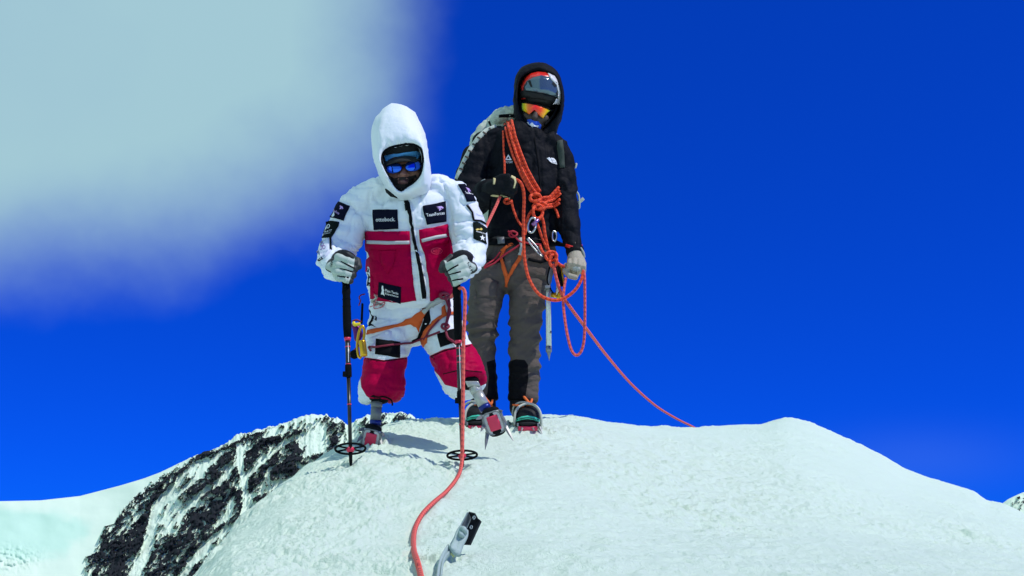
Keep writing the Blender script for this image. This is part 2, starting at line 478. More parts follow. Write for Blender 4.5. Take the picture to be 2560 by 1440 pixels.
def mountain(name, ridge, D0, c0, c1, step, rocky, down=520, label=''):
    rx, ry = np.array([r[0] for r in ridge], float), np.array([r[1] for r in ridge], float)
    px = np.arange(c0, c1, step)[None, :]
    top = np.interp(px, rx, ry)
    if rocky:
        top = top + sstep(380, 620, px) * (2.5 * vnoise(px * 0.11, px * 0, seed=61) + 1.6 * vnoise(px * 0.33, px * 0, seed=62))
    t = np.concatenate([np.linspace(0, 0.3, 70)[:-1], np.linspace(0.3, 1, 140)])[:, None] * down
    py = top + t
    px = np.broadcast_to(px, py.shape)
    # picture row down the face -> nearer the camera
    Y = D0 - t * (D0 / F) * 1.15 + np.zeros_like(px)
    warpx = 9 * fbm(px * 0.02, py * 0.02, octv=3, seed=31); warpy = 9 * fbm(px * 0.02, py * 0.02, octv=3, seed=32)
    qx, qy = px + warpx, py + warpy
    # grain of the rock runs down to the left
    a = (qx * 0.72 - qy * 0.69); b = (qx * 0.69 + qy * 0.72)
    grain = fbm(b * 0.055, a * 0.022, octv=5, seed=33, gain=0.62)
    fine = fbm(b * 0.26, a * 0.10, octv=4, seed=34, gain=0.7)
    if rocky:
        dr = np.full(py.shape, 1e9)
        for ln, w in ROCKS:
            dr = np.minimum(dr, seg_dist(qx, qy, ln) / w)
        dg = np.full(py.shape, 1e9)
        for ln, w in GULLY:
            dg = np.minimum(dg, seg_dist(px + 0.3 * warpx, py + 0.3 * warpy, ln) / w)
        ar = inside(px + 2.2 * warpx + 26 * fine, py + 2.2 * warpy - 26 * fine, AREA).astype(float)
        m = 0.95 - dr * 0.9
        thread = fbm(b * 0.11 + 2 * grain, a * 0.018, octv=3, seed=38, gain=0.6)      # thin snow runnels down the face
        m = np.maximum(m, -0.55) + 1.3 * grain + 2.2 * fine + 0.12 - 1.5 * (1 - np.abs(thread)) ** 9
        m = m - 1.9 * sstep(1.3, 0.6, dg)
        m = np.where(ar > 0, m, m - 1.6 - 0.02 * np.maximum(380 - px, 0))
        m = m - 0.5 * sstep(14, 0, t + np.zeros_like(px)) * (px > 640) * (px < 890)
        rock = sstep(-0.10, 0.16, m)
    else:
        rock = 0.85 * sstep(0.16, 0.34, fine * 0.8 + grain * 0.6 - 0.05)
    serac = 2.2 * np.exp(-(((px - 35) / 55) ** 2 + ((py - 1395) / 28) ** 2)) * np.abs(fbm(px * 0.06, py * 0.10, octv=3, seed=40)) * 4
    rel = (fbm(b * 0.045, a * 0.018, octv=6, seed=35, gain=0.6) * 14 + fine * 6) * (D0 / 1150.0)
    smooth = (5 * fbm(px * 0.008, py * 0.012, octv=3, seed=36) + 0.18 * fbm(px * 0.05, py * 0.09, octv=3, seed=37)) * (D0 / 1150.0)
    zone = sstep(0.0, 0.6, rock) if rocky else 0.3 + 0.7 * rock
    if rocky:
        near = np.where(ar > 0, 1.0, 0.0)
        Y = Y - (rel * (0.35 * near + 0.65 * zone) + 7 * rock) * sstep(0, 8, t) - smooth * (1 - near) - serac
    else:
        Y = Y - rel * zone * sstep(0, 8, t) - smooth
    v = (720.0 - py) / F
    dy = CP - v * SP
    X, Z = Y * (px - 1280.0) / F / dy, Y * (SP + v * CP) / dy
    P = np.stack([X, Y, Z], -1)
    # the far side of the ridge falls away behind it
    back = []
    for k in (400, 150, 50, 12):
        q = P[:1].copy()
        q[..., 1] += k; q[..., 2] -= k * 0.9
        back.append(q)
    foot = P[-1:].copy(); foot[..., 1] -= 350; foot[..., 2] -= 260
    P = np.concatenate(back + [P, foot], 0)
    z4 = np.zeros((4, P.shape[1])); 
    rk = np.concatenate([z4, rock, np.zeros((1, P.shape[1]))], 0)
    me = grid_mesh(name, P)
    attr(me, 'rock', rk)
    ice = sstep(1.25, 0.75, np.hypot((px - 60) / 150, (py - 1335) / 62) + 0.25 * fbm(px * 0.02, py * 0.03, octv=3, seed=39)) if rocky else np.zeros(py.shape)
    attr(me, 'ice', np.concatenate([z4, ice, np.zeros((1, P.shape[1]))], 0))
    return me
MM = Mat('mountain_rock_and_snow', (0.8, 0.9, 0.88, 1), rough=0.9, spec=0.02)
at_n = MM.n.new('ShaderNodeAttribute'); at_n.attribute_name = 'rock'
nzr = MM.noise(0.09, 6, 0.75)
mixr = MM.n.new('ShaderNodeMix'); mixr.data_type = 'RGBA'
MM.l.new(nzr, mixr.inputs['Factor'])
mixr.inputs[6].default_value = (0.008, 0.011, 0.016, 1); mixr.inputs[7].default_value = (0.040, 0.044, 0.050, 1)
nzs = MM.noise(0.5, 5, 0.7)
ma = MM.n.new('ShaderNodeMath'); ma.operation = 'MULTIPLY_ADD'; ma.inputs[1].default_value = 0.9
MM.l.new(nzs, ma.inputs[0]); 
sub = MM.n.new('ShaderNodeMath'); sub.operation = 'SUBTRACT'; sub.inputs[1].default_value = 0.45
MM.l.new(at_n.outputs['Fac'], sub.inputs[0]); MM.l.new(sub.outputs[0], ma.inputs[2])
mrr = MM.n.new('ShaderNodeMapRange'); mrr.inputs['From Min'].default_value = 0.38; mrr.inputs['From Max'].default_value = 0.62
MM.l.new(ma.outputs[0], mrr.inputs['Value'])
mixf = MM.n.new('ShaderNodeMix'); mixf.data_type = 'RGBA'
MM.l.new(mrr.outputs[0], mixf.inputs['Factor'])
ia_ = MM.n.new('ShaderNodeAttribute'); ia_.attribute_name = 'ice'
mixi = MM.n.new('ShaderNodeMix'); mixi.data_type = 'RGBA'
MM.l.new(ia_.outputs['Fac'], mixi.inputs['Factor'])
mixi.inputs[6].default_value = (0.68, 0.82, 0.68, 1); mixi.inputs[7].default_value = (0.54, 0.78, 0.64, 1)
MM.l.new(mixi.outputs[2], mixf.inputs[6])
MM.l.new(mixr.outputs[2], mixf.inputs[7]); MM.l.new(mixf.outputs[2], MM.b.inputs['Base Color'])
o = link('mountain', mountain('mountain', RIDGE, D0, -1500, 2600, 1.8 if True else 3, True), MM.m)
tag(o, 'snow slope rising to a dark rocky mountain face behind the ridge on the left', None, None, 'structure')
o = link('mountain', mountain('mountain_far', [(2300, 1420), (2440, 1330), (2497, 1265), (2520, 1248), (2545, 1236), (2580, 1222), (2680, 1190), (2800, 1170), (3000, 1215), (3600, 1330)],
         1900.0, 2300, 3600, 3.0, False), MM.m)
tag(o, 'small rock speckled snow peak at the far right edge', None, None, 'structure')

# ================================================================== MODELLING TOOLS
def loft(path, n=24, sup=2.0, cap=True, capk=0.7):
    """path: list of (centre, a, b, side) -> closed elliptical tube; a along side, b across"""
    V, Fc = [], []
    m = len(path)
    cs = [Vector(p[0]) for p in path]
    rings = []
    def ring(c, a, b, side, tan):
        s = (side - tan * side.dot(tan)).normalized()
        w = tan.cross(s).normalized()
        out = []
        for k in range(n):
            th = 2 * math.pi * k / n
            ct, st = math.cos(th), math.sin(th)
            ct = math.copysign(abs(ct) ** (2 / sup), ct); st = math.copysign(abs(st) ** (2 / sup), st)
            out.append(c + s * (a * ct) + w * (b * st))
        return out
    tans = []
    for i in range(m):
        t = cs[min(i + 1, m - 1)] - cs[max(i - 1, 0)]
        tans.append(t.normalized())
    def sd(p):
        return Vector(p[3]) if len(p) > 3 and p[3] is not None else Vector((1, 0, 0))
    if cap:
        c, a, b = cs[0], path[0][1], path[0][2]
        for k, q in ((0.95, 0.35), (0.7, 0.72)):
            rings.append((c - tans[0] * min(a, b) * k * capk, a * q, b * q, sd(path[0]), tans[0]))
    for i, p in enumerate(path):
        rings.append((cs[i], p[1], p[2], sd(p), tans[i]))
    if cap:
        c, a, b = cs[-1], path[-1][1], path[-1][2]
        for k, q in ((0.7, 0.72), (0.95, 0.35)):
            rings.append((c + tans[-1] * min(a, b) * k * capk, a * q, b * q, sd(path[-1]), tans[-1]))
    for r in rings:
        V += ring(*r)
    nr = len(rings)
    for i in range(nr - 1):
        for k in range(n):
            k2 = (k + 1) % n
            Fc.append((i * n + k, i * n + k2, (i + 1) * n + k2, (i + 1) * n + k))
    Fc.append(tuple(range(n - 1, -1, -1)))
    Fc.append(tuple((nr - 1) * n + k for k in range(n)))
    return V, Fc
def lp(rows, n=24, sup=2.0, cap=True, side=None, capk=0.7):
    """rows in picture terms: (px, py, Y, half width px, half depth m)"""
    return loft([(at(r[0], r[1], r[2]), r[3] * mpp(r[2]), (r[4] if len(r) > 4 and r[4] else r[3] * mpp(r[2])), side) for r in rows], n, sup, cap, capk)
def ball(c, rx, ry, rz, rot=None, nu=20, nv=14):
    V, Fc = [], []
    c = Vector(c)
    for j in range(nv + 1):
        ph = math.pi * j / nv
        for i in range(nu):
            th = 2 * math.pi * i / nu
            v = Vector((rx * math.sin(ph) * math.cos(th), ry * math.sin(ph) * math.sin(th), rz * math.cos(ph)))
            if rot is not None: v = rot @ v
            V.append(c + v)
    for j in range(nv):
        for i in range(nu):
            i2 = (i + 1) % nu
            Fc.append((j * nu + i, (j + 1) * nu + i, (j + 1) * nu + i2, j * nu + i2))
    return V, Fc
def join(parts):
    V, Fc = [], []
    for v, f in parts:
        k = len(V)
        V += list(v)
        Fc += [tuple(i + k for i in q) for q in f]
    return V, Fc
def weld(parts, voxel):
    """one continuous skin round several overlapping solids"""
    V, Fc = join(parts)
    me = mesh('tmp', V, Fc)
    bm = bmesh.new(); bm.from_mesh(me)
    bmesh.ops.recalc_face_normals(bm, faces=bm.faces)
    bm.to_mesh(me); bm.free()
    o = bpy.data.objects.new('tmp', me)
    COL.objects.link(o)
    md = o.modifiers.new('r', 'REMESH')
    md.mode = 'VOXEL'; md.voxel_size = voxel; md.adaptivity = 0.0
    dg = bpy.context.evaluated_depsgraph_get()
    dg.update()
    em = bpy.data.meshes.new_from_object(o.evaluated_get(dg))
    bpy.data.objects.remove(o)
    bpy.data.meshes.remove(me)
    return em
def arr(me):
    a = np.empty(len(me.vertices) * 3, np.float32)
    me.vertices.foreach_get('co', a)
    return a.reshape(-1, 3).astype(float)
def nrm(me):
    a = np.empty(len(me.vertices) * 3, np.float32)
    me.vertices.foreach_get('normal', a)
    return a.reshape(-1, 3).astype(float)
def setco(me, P):
    me.vertices.foreach_set('co', P.astype(np.float32).reshape(-1))
    me.update()
def soften(me, it=4, k=0.5):
    e = np.empty(len(me.edges) * 2, np.int32)
    me.edges.foreach_get('vertices', e)
    e = e.reshape(-1, 2)
    P = arr(me)
    deg = np.bincount(e.reshape(-1), minlength=len(P)).astype(float)[:, None]
    for i in range(it):
        S = np.zeros_like(P)
        for c in range(3):
            S[:, c] = np.bincount(e[:, 0], weights=P[e[:, 1], c], minlength=len(P)) + np.bincount(e[:, 1], weights=P[e[:, 0], c], minlength=len(P))
        P = P + k * (S / np.maximum(deg, 1) - P)
    setco(me, P)
def project(P):
    """world points -> picture coordinates (used to lay out seams and panels on a garment)"""
    x, y, z = P[:, 0], P[:, 1], P[:, 2]
    d = y * CP + z * SP
    return 1280 + F * x / d, 720 - F * (z * CP - y * SP) / d
def creases(px, py, lines, w=3.0):
    d = np.zeros(px.shape)
    for ln in lines:
        d = np.maximum(d, np.exp(-(seg_dist(px, py, ln) / w) ** 2))
    return d
def puff(me, amp, sx, sy, seed, seams=(), seam_amp=0.006, seam_w=3.0, extra=None, calm=()):
    P, N = arr(me), nrm(me)
    px, py = project(P)
    wx = px + 12 * vnoise(px * 0.02, py * 0.02, P[:, 1] * 6, seed=seed + 7)
    wy = py + 12 * vnoise(px * 0.02, py * 0.02, P[:, 1] * 6, seed=seed + 8)
    n1 = vnoise(wx * sx, wy * sy, P[:, 1] * 5, seed=seed)
    n2 = vnoise(wx * sx * 2.2, wy * sy * 2.2, P[:, 1] * 10, seed=seed + 1)
    d = amp * (0.45 * n1 - 1.0 * (1 - np.abs(n1)) ** 7 - 0.5 * (1 - np.abs(n2)) ** 7 + 0.2 * n2)
    if seams:
        d = d - seam_amp * creases(px, py, seams, seam_w)
    if extra is not None:
        d = d + extra(px, py, P, N)
    for poly in calm:          # stiff badges keep the cloth under them flat
        sd = np.where(inside(px, py, poly), -1, 1) * seg_dist(px, py, list(poly) + [poly[0]])
        d = d * (0.12 + 0.88 * sstep(-2, 8, sd))
    setco(me, P + N * d[:, None])
BV = {}
def bvh(key, me):
    BV[key] = BVHTree.FromPolygons([v.co.copy() for v in me.vertices], [tuple(p.vertices) for p in me.polygons])
def hit(px, py, keys, Y=None):
    d = ray(px, py).normalized()
    best = None
    for k in keys:
        h = BV[k].ray_cast(Vector((0, 0, 0)), d)
        if h[0] is not None and (best is None or h[3] < best[2]):
            best = (h[0], h[1], h[3])
    if best is None:
        p = at(px, py, Y if Y else 4.2)
        bd = 1e9
        for k in keys:
            h = BV[k].find_nearest(p)
            if h[0] is not None and h[3] < bd:
                bd = h[3]; best = (h[0], h[1], h[3])
    return best[0], best[1]
def resample(pts, step, closed=False):
    out = []
    m = len(pts)
    for i in range(m if closed else m - 1):
        a, b = Vector(pts[i]), Vector(pts[(i + 1) % m])
        k = max(1, int((b - a).length / step))
        out += [a.lerp(b, j / k) for j in range(k)]
    if not closed: out.append(Vector(pts[-1]))
    return out
def drape(name, poly, keys, off, mat, parent, Y=None, step=7.0, thick=0.004, grid=9.0, reg=None):
    """a flat piece of cloth cut to a picture-space outline and laid onto a garment"""
    B = [Vector((p[0], p[1])) for p in resample([Vector((q[0], q[1], 0)) for q in poly], step, True)]
    nb = len(B)
    xs = [b.x for b in B]; ys = [b.y for b in B]
    px, py = np.meshgrid(np.arange(min(xs) + grid / 2, max(xs), grid), np.arange(min(ys) + grid / 2, max(ys), grid))
    px, py = px.reshape(-1), py.reshape(-1)
    ins = inside(px, py, [(p[0], p[1]) for p in poly])
    ln = [tuple(b) for b in B] + [tuple(B[0])]
    ok = ins & (seg_dist(px, py, ln) > grid * 0.45) if len(px) else ins
    pts = B + [Vector((a, b)) for a, b in zip(px[ok], py[ok])]
    res = delaunay_2d_cdt(pts, [(i, (i + 1) % nb) for i in range(nb)], [list(range(nb))], 1, 1e-4)
    V = []
    for p in res[0]:
        h, n = hit(p.x, p.y, keys, Y)
        V.append(h + n * off)
    faces = [tuple(f) for f in res[2]]
    if not faces: return None
    me = mesh(name, V, faces)
    bm = bmesh.new(); bm.from_mesh(me)
    for f in bm.faces:
        if f.normal.dot(f.calc_center_median()) > 0: f.normal_flip()
    bm.to_mesh(me); bm.free()
    if reg: bvh(reg, me)
    o = link(name, me, mat, parent)
    if thick:
        md = o.modifiers.new('thickness', 'SOLIDIFY')
        md.thickness = thick; md.offset = -1
    return o
def ribbon(line, w):
    """outline of a strip of width w (px) along a picture polyline"""
    L, Rr = [], []
    pts = [Vector((p[0], p[1])) for p in line]
    ws = w if isinstance(w, (list, tuple)) else [w] * len(pts)
    for i, p in enumerate(pts):
        t = pts[min(i + 1, len(pts) - 1)] - pts[max(i - 1, 0)]
        t.normalize()
        nn = Vector((-t.y, t.x)) * ws[i] * 0.5
        L.append(tuple(p + nn)); Rr.append(tuple(p - nn))
    return L + Rr[::-1]
def spline(pts, sub=8):
    P = [Vector(p) for p in pts]
    out = []
    for i in range(len(P) - 1):
        p0, p1, p2, p3 = P[max(i - 1, 0)], P[i], P[i + 1], P[min(i + 2, len(P) - 1)]
        for j in range(sub):
            t = j / sub
            out.append(0.5 * ((2 * p1) + (p2 - p0) * t + (2 * p0 - 5 * p1 + 4 * p2 - p3) * t * t + (3 * p1 - p0 - 3 * p2 + p3) * t ** 3))
    out.append(P[-1])
    return out
def tube_geo(pts, r, n=8, flat=1.0):
    rr = r if isinstance(r, (list, tuple)) else [r] * len(pts)
    V, Fc = [], []
    up = Vector((0.31, -0.9, 0.29)).normalized()
    prev = None
    for i, p in enumerate(pts):
        t = (pts[min(i + 1, len(pts) - 1)] - pts[max(i - 1, 0)])
        if t.length < 1e-9: t = Vector((0, 0, 1))
        t.normalize()
        s = prev - t * prev.dot(t) if prev is not None else t.cross(up)
        if s.length < 1e-6: s = t.orthogonal()
        s.normalize(); prev = s
        w = t.cross(s)
        for k in range(n):
            a = 2 * math.pi * k / n
            V.append(p + s * (rr[i] * math.cos(a)) + w * (rr[i] * flat * math.sin(a)))
    m = len(pts)
    for i in range(m - 1):
        for k in range(n):
            k2 = (k + 1) % n
            Fc.append((i * n + k, i * n + k2, (i + 1) * n + k2, (i + 1) * n + k))
    Fc.append(tuple(range(n - 1, -1, -1))); Fc.append(tuple((m - 1) * n + k for k in range(n)))
    return V, Fc
def rope(name, pts, r, mat, parent, sub=8, n=8):
    sp = spline(pts, sub)
    V, Fc = tube_geo(sp, r, n)
    me = mesh(name, V, Fc)
    uv = me.uv_layers.new(name='along')
    L = [0.0]
    for a, b in zip(sp[:-1], sp[1:]): L.append(L[-1] + (b - a).length)
    co = np.zeros((len(me.loops), 2), np.float32)
    vi = np.empty(len(me.loops), np.int32); me.loops.foreach_get('vertex_index', vi)
    co[:, 0] = (vi % n) / n; co[:, 1] = np.array(L)[vi // n]
    uv.data.foreach_set('uv', co.reshape(-1))
    return link(name, me, mat, parent)
def cyl(name, a, b, r0, r1, mat, parent, n=16, mid=()):
    """turned piece from a to b; mid: (t, radius) steps"""
    a, b = Vector(a), Vector(b)
    st = [(0.0, r0)] + list(mid) + [(1.0, r1)]
    return obj(name, *tube_geo([a.lerp(b, t) for t, _ in st], [r for _, r in st], n), mat, parent, smooth=False if n < 10 else True)
def box_geo(c, ax, ay, az, hx, hy, hz, bev=0.0):
    bm = bmesh.new()
    bmesh.ops.create_cube(bm, size=2.0)
    for v in bm.verts: v.co = Vector((v.co.x * hx, v.co.y * hy, v.co.z * hz))
    if bev: bmesh.ops.bevel(bm, geom=bm.edges[:], offset=bev, segments=2, affect='EDGES', profile=0.6)
    c, ax, ay, az = Vector(c), Vector(ax), Vector(ay), Vector(az)
    bm.verts.index_update()
    V = [c + ax * v.co.x + ay * v.co.y + az * v.co.z for v in bm.verts]
    Fc = [tuple(v.index for v in f.verts) for f in bm.faces]
    bm.free()
    return V, Fc
def text_geo(s, bold=0.0):
    cu = bpy.data.curves.new('t', 'FONT')
    cu.body = s; cu.resolution_u = 2; cu.offset = bold
    o = bpy.data.objects.new('t', cu); COL.objects.link(o)
    dg = bpy.context.evaluated_depsgraph_get(); dg.update()
    me = bpy.data.meshes.new_from_object(o.evaluated_get(dg))
    V = [v.co.copy() for v in me.vertices]; Fc = [tuple(p.vertices) for p in me.polygons]
    bpy.data.objects.remove(o); bpy.data.curves.remove(cu); bpy.data.meshes.remove(me)
    return V, Fc
def print_on(name, V, Fc, quad, keys, off, mat, parent, Y=None):
    """lay flat lettering or a mark into a picture-space quad (tl, tr, br, bl) on a garment"""
    x0, x1 = min(v[0] for v in V), max(v[0] for v in V); y0, y1 = min(v[1] for v in V), max(v[1] for v in V)
    tl, tr, br, bl = (Vector(q) for q in quad)
    out = []
    for v in V:
        u, w = (v[0] - x0) / max(x1 - x0, 1e-9), (v[1] - y0) / max(y1 - y0, 1e-9)
        p = bl.lerp(br, u).lerp(tl.lerp(tr, u), w)
        h, n = hit(p.x, p.y, keys, Y)
        out.append(h + n * off)
    return obj(name, out, Fc, mat, parent, smooth=False)
def letters(s, quad, keys, off, mat, parent, bold=0.0, name='lettering', Y=None):
    V, Fc = text_geo(s, bold)
    return print_on(name, V, Fc, quad, keys, off, mat, parent, Y)
def poly_mark(poly, quad, keys, off, mat, parent, name='emblem', Y=None):
    res = delaunay_2d_cdt([Vector(p) for p in poly], [(i, (i + 1) % len(poly)) for i in range(len(poly))], [list(range(len(poly)))], 1, 1e-5)
    return print_on(name, [(p.x, p.y) for p in res[0]], [tuple(f) for f in res[2]], quad, keys, off, mat, parent, Y)
def ring_mark(outer, inner, quad, keys, off, mat, parent, name='emblem'):
    n = len(outer)
    pts = list(outer) + list(inner)
    return print_on(name, pts, [(i, (i + 1) % n, n + (i + 1) % n, n + i) for i in range(n)], quad, keys, off, mat, parent)
def circ(k, n=20, kx=None): return [(.5 + .5 * (kx or k) * math.cos(i * 2 * math.pi / n), .5 + .5 * k * math.sin(i * 2 * math.pi / n)) for i in range(n)]
def ring_loft(curves, Ys, centre, n=72, sub=4, back=None):
    """skin through closed picture-space outlines at given depths, e.g. a hood from its opening round to its back"""
    cx, cy = centre
    R_ = []
    for cv, Y in zip(curves, Ys):
        dense = resample([Vector((p[0], p[1], 0)) for p in spline([(q[0], q[1], 0) for q in list(cv) + [cv[0]]], 6)], 1.0)
        an = np.array([math.atan2(p.y - cy, p.x - cx) for p in dense]); rd = np.array([math.hypot(p.x - cx, p.y - cy) for p in dense])
        o_ = np.argsort(an); an, rd = an[o_], rd[o_]
        an = np.concatenate([an - 2 * math.pi, an, an + 2 * math.pi]); rd = np.concatenate([rd, rd, rd])
        row = []
        for k in range(n):
            a = -math.pi + 2 * math.pi * k / n
            r_ = np.interp(a, an, rd)
            yy = Y(a) if callable(Y) else Y
            row.append(at(cx + r_ * math.cos(a), cy + r_ * math.sin(a), yy))
        R_.append(row)
    # smooth between the outlines
    rows = []
    for i in range(len(R_) - 1):
        for j in range(sub):
            t = j / sub
            row = []
            for k in range(n):
                p0, p1, p2, p3 = R_[max(i - 1, 0)][k], R_[i][k], R_[i + 1][k], R_[min(i + 2, len(R_) - 1)][k]
                row.append(0.5 * ((2 * p1) + (p2 - p0) * t + (2 * p0 - 5 * p1 + 4 * p2 - p3) * t * t + (3 * p1 - p0 - 3 * p2 + p3) * t ** 3))
            rows.append(row)
    rows.append(R_[-1])
    V = [p for row in rows for p in row]
    Fc = []
    for i in range(len(rows) - 1):
        for k in range(n):
            k2 = (k + 1) % n
            Fc.append((i * n + k, (i + 1) * n + k, (i + 1) * n + k2, i * n + k2))
    if back is not None:
        V.append(back)
        b = (len(rows) - 1) * n
        for k in range(n): Fc.append((b + k, len(V) - 1, b + (k + 1) % n))
    return V, Fc

# ------------------------------------------------------------------ shared materials
def M_(*a, **k): return Mat(*a, **k).m
NYLON_W = M_('white_down_nylon', (0.76, 0.81, 0.87, 1), rough=0.55, spec=0.2, bump=0.3, bscale=60, crease=0.22, cscale=6)
NYLON_R = M_('crimson_nylon', (0.42, 0.001, 0.048, 1), rough=0.6, spec=0.03, bump=0.3, bscale=60, var=0.15, vscale=18, crease=0.5, cscale=8)
NAVY = M_('navy_patch_cloth', (0.0048, 0.0060, 0.0180, 1), spec=0.05, rough=0.85, bump=0.3, bscale=600)
DGREEN = M_('dark_green_patch_cloth', (0.0060, 0.0108, 0.0096, 1), spec=0.05, rough=0.85, bump=0.3, bscale=600)
PATCHW = M_('white_patch_cloth', (0.70, 0.72, 0.86, 1), rough=0.8, bump=0.2, bscale=500)
INKW = M_('white_print', (0.80, 0.82, 0.86, 1), rough=0.7)
INKP = M_('lilac_print', (0.55, 0.36, 0.75, 1), rough=0.7)
INKG = M_('grey_blue_print', (0.25, 0.33, 0.50, 1), rough=0.7)
INKV = M_('violet_print', (0.20, 0.08, 0.35, 1), rough=0.7)
INKY = M_('yellow_print', (0.70, 0.52, 0.10, 1), rough=0.7)
BLACK = M_('black_tape', (0.0060, 0.0066, 0.0084, 1), spec=0.05, rough=0.7, bump=0.2, bscale=400)
REFLEX = M_('grey_reflective_tape', (0.50, 0.50, 0.52, 1), rough=0.45, bump=0.3, bscale=300)
SKIN = M_('dark_skin', (0.26, 0.115, 0.085, 1), rough=0.5, var=0.18, vscale=25, bump=0.25, bscale=120)
STUBBLE = M_('black_stubble', (0.018, 0.013, 0.012, 1), rough=0.8, bump=0.5, bscale=500)
LIP = M_('lip', (0.10, 0.032, 0.032, 1), rough=0.45)
GLOVE_G = M_('pale_grey_green_leather', (0.40, 0.49, 0.44, 1), rough=0.6, bump=0.3, bscale=260, var=0.10, vscale=30)
GLOVE_K = M_('black_glove_leather', (0.0096, 0.0108, 0.0126, 1), spec=0.05, rough=0.55, bump=0.35, bscale=220, var=0.3, vscale=30)
ALU = M_('brushed_aluminium', (0.60, 0.62, 0.60, 1), rough=0.28, metal=1.0, var=0.10, vscale=60, stretch=(1, 1, 0.1))
STEEL = M_('worn_crampon_steel', (0.26, 0.28, 0.29, 1), rough=0.5, metal=0.75, var=0.25, vscale=60)
GUNMETAL = M_('grey_anodised_tube', (0.17, 0.18, 0.19, 1), rough=0.4, metal=0.25, var=0.10, vscale=50)
PYLON = M_('satin_aluminium_tube', (0.46, 0.48, 0.44, 1), rough=0.32, metal=0.45, var=0.06, vscale=60)
FRAMEG = M_('pale_grey_crampon_plastic', (0.52, 0.54, 0.55, 1), rough=0.5, var=0.15, vscale=60, bump=0.4, bscale=150)
BLUEBAND = M_('blue_anodised_band', (0.012, 0.03, 0.22, 1), rough=0.35, metal=0.4)
PINKPLATE = M_('pink_rubber_plate', (0.75, 0.035, 0.10, 1), rough=0.55, bump=0.3, bscale=150, var=0.12, vscale=60)
POLE_K = M_('black_pole_lacquer', (0.012, 0.013, 0.016, 1), rough=0.3)
FOAM_K = M_('black_foam_grip', (0.0060, 0.0072, 0.0084, 1), spec=0.05, rough=0.9, bump=0.5, bscale=500)
POLE_R = M_('pink_red_plastic', (0.70, 0.02, 0.08, 1), rough=0.4)
HARN_O = M_('orange_harness_webbing', (0.72, 0.11, 0.012, 1), rough=0.75, bump=0.4, bscale=700, var=0.1, vscale=40)
HARN_G = M_('pale_grey_webbing', (0.42, 0.45, 0.42, 1), rough=0.8, bump=0.4, bscale=700)
CORD_M = M_('maroon_accessory_cord', (0.20, 0.008, 0.035, 1), rough=0.7, bump=0.4, bscale=600, var=0.6, vscale=220)
GOLD = M_('gold_anodised_metal', (0.75, 0.42, 0.03, 1), rough=0.28, metal=0.85)
def rope_mat(name, c0, c1):
    M = Mat(name, c0, rough=0.75)
    uvn = M.n.new('ShaderNodeUVMap'); uvn.uv_map = 'along'
    sp = M.n.new('ShaderNodeSeparateXYZ'); M.l.new(uvn.outputs[0], sp.inputs[0])
    def mt(op, a, b=None):
        q = M.n.new('ShaderNodeMath'); q.operation = op
        for i, v in enumerate((a, b)):
            if v is None: continue
            if isinstance(v, (int, float)): q.inputs[i].default_value = v
            else: M.l.new(v, q.inputs[i])
        return q.outputs[0]
    v = mt('MULTIPLY', sp.outputs[1], 150.0)
    u = mt('MULTIPLY', sp.outputs[0], 12.566)
    w = mt('MULTIPLY', mt('SINE', mt('ADD', v, u)), mt('SINE', mt('SUBTRACT', v, u)))
    mx = M.n.new('ShaderNodeMix'); mx.data_type = 'RGBA'
    thr = M.n.new('ShaderNodeMapRange'); thr.inputs['From Min'].default_value = 0.35; thr.inputs['From Max'].default_value = 0.6
    M.l.new(w, thr.inputs['Value']); M.l.new(thr.outputs[0], mx.inputs['Factor'])
    mx.inputs[6].default_value = c0; mx.inputs[7].default_value = c1
    M.l.new(mx.outputs[2], M.b.inputs['Base Color'])
    bp = M.n.new('ShaderNodeBump'); bp.inputs['Strength'].default_value = 0.6; bp.inputs['Distance'].default_value = 0.002
    M.l.new(w, bp.inputs['Height']); M.l.new(bp.outputs[0], M.b.inputs['Normal'])
    return M.m
ROPE_O = rope_mat('orange_climbing_rope', (0.90, 0.085, 0.022, 1), (0.38, 0.018, 0.015, 1))
ROPE_P = rope_mat('coral_climbing_rope', (0.78, 0.12, 0.09, 1), (0.36, 0.035, 0.05, 1))

# ================================================================== PERSON IN THE WHITE AND RED SUIT
foot_w = ground_hit(930, 1112)
PW = empty('person', foot_w)
tag(PW, 'person with two prosthetic legs in a white and crimson down suit, leaning on two poles', 'person')

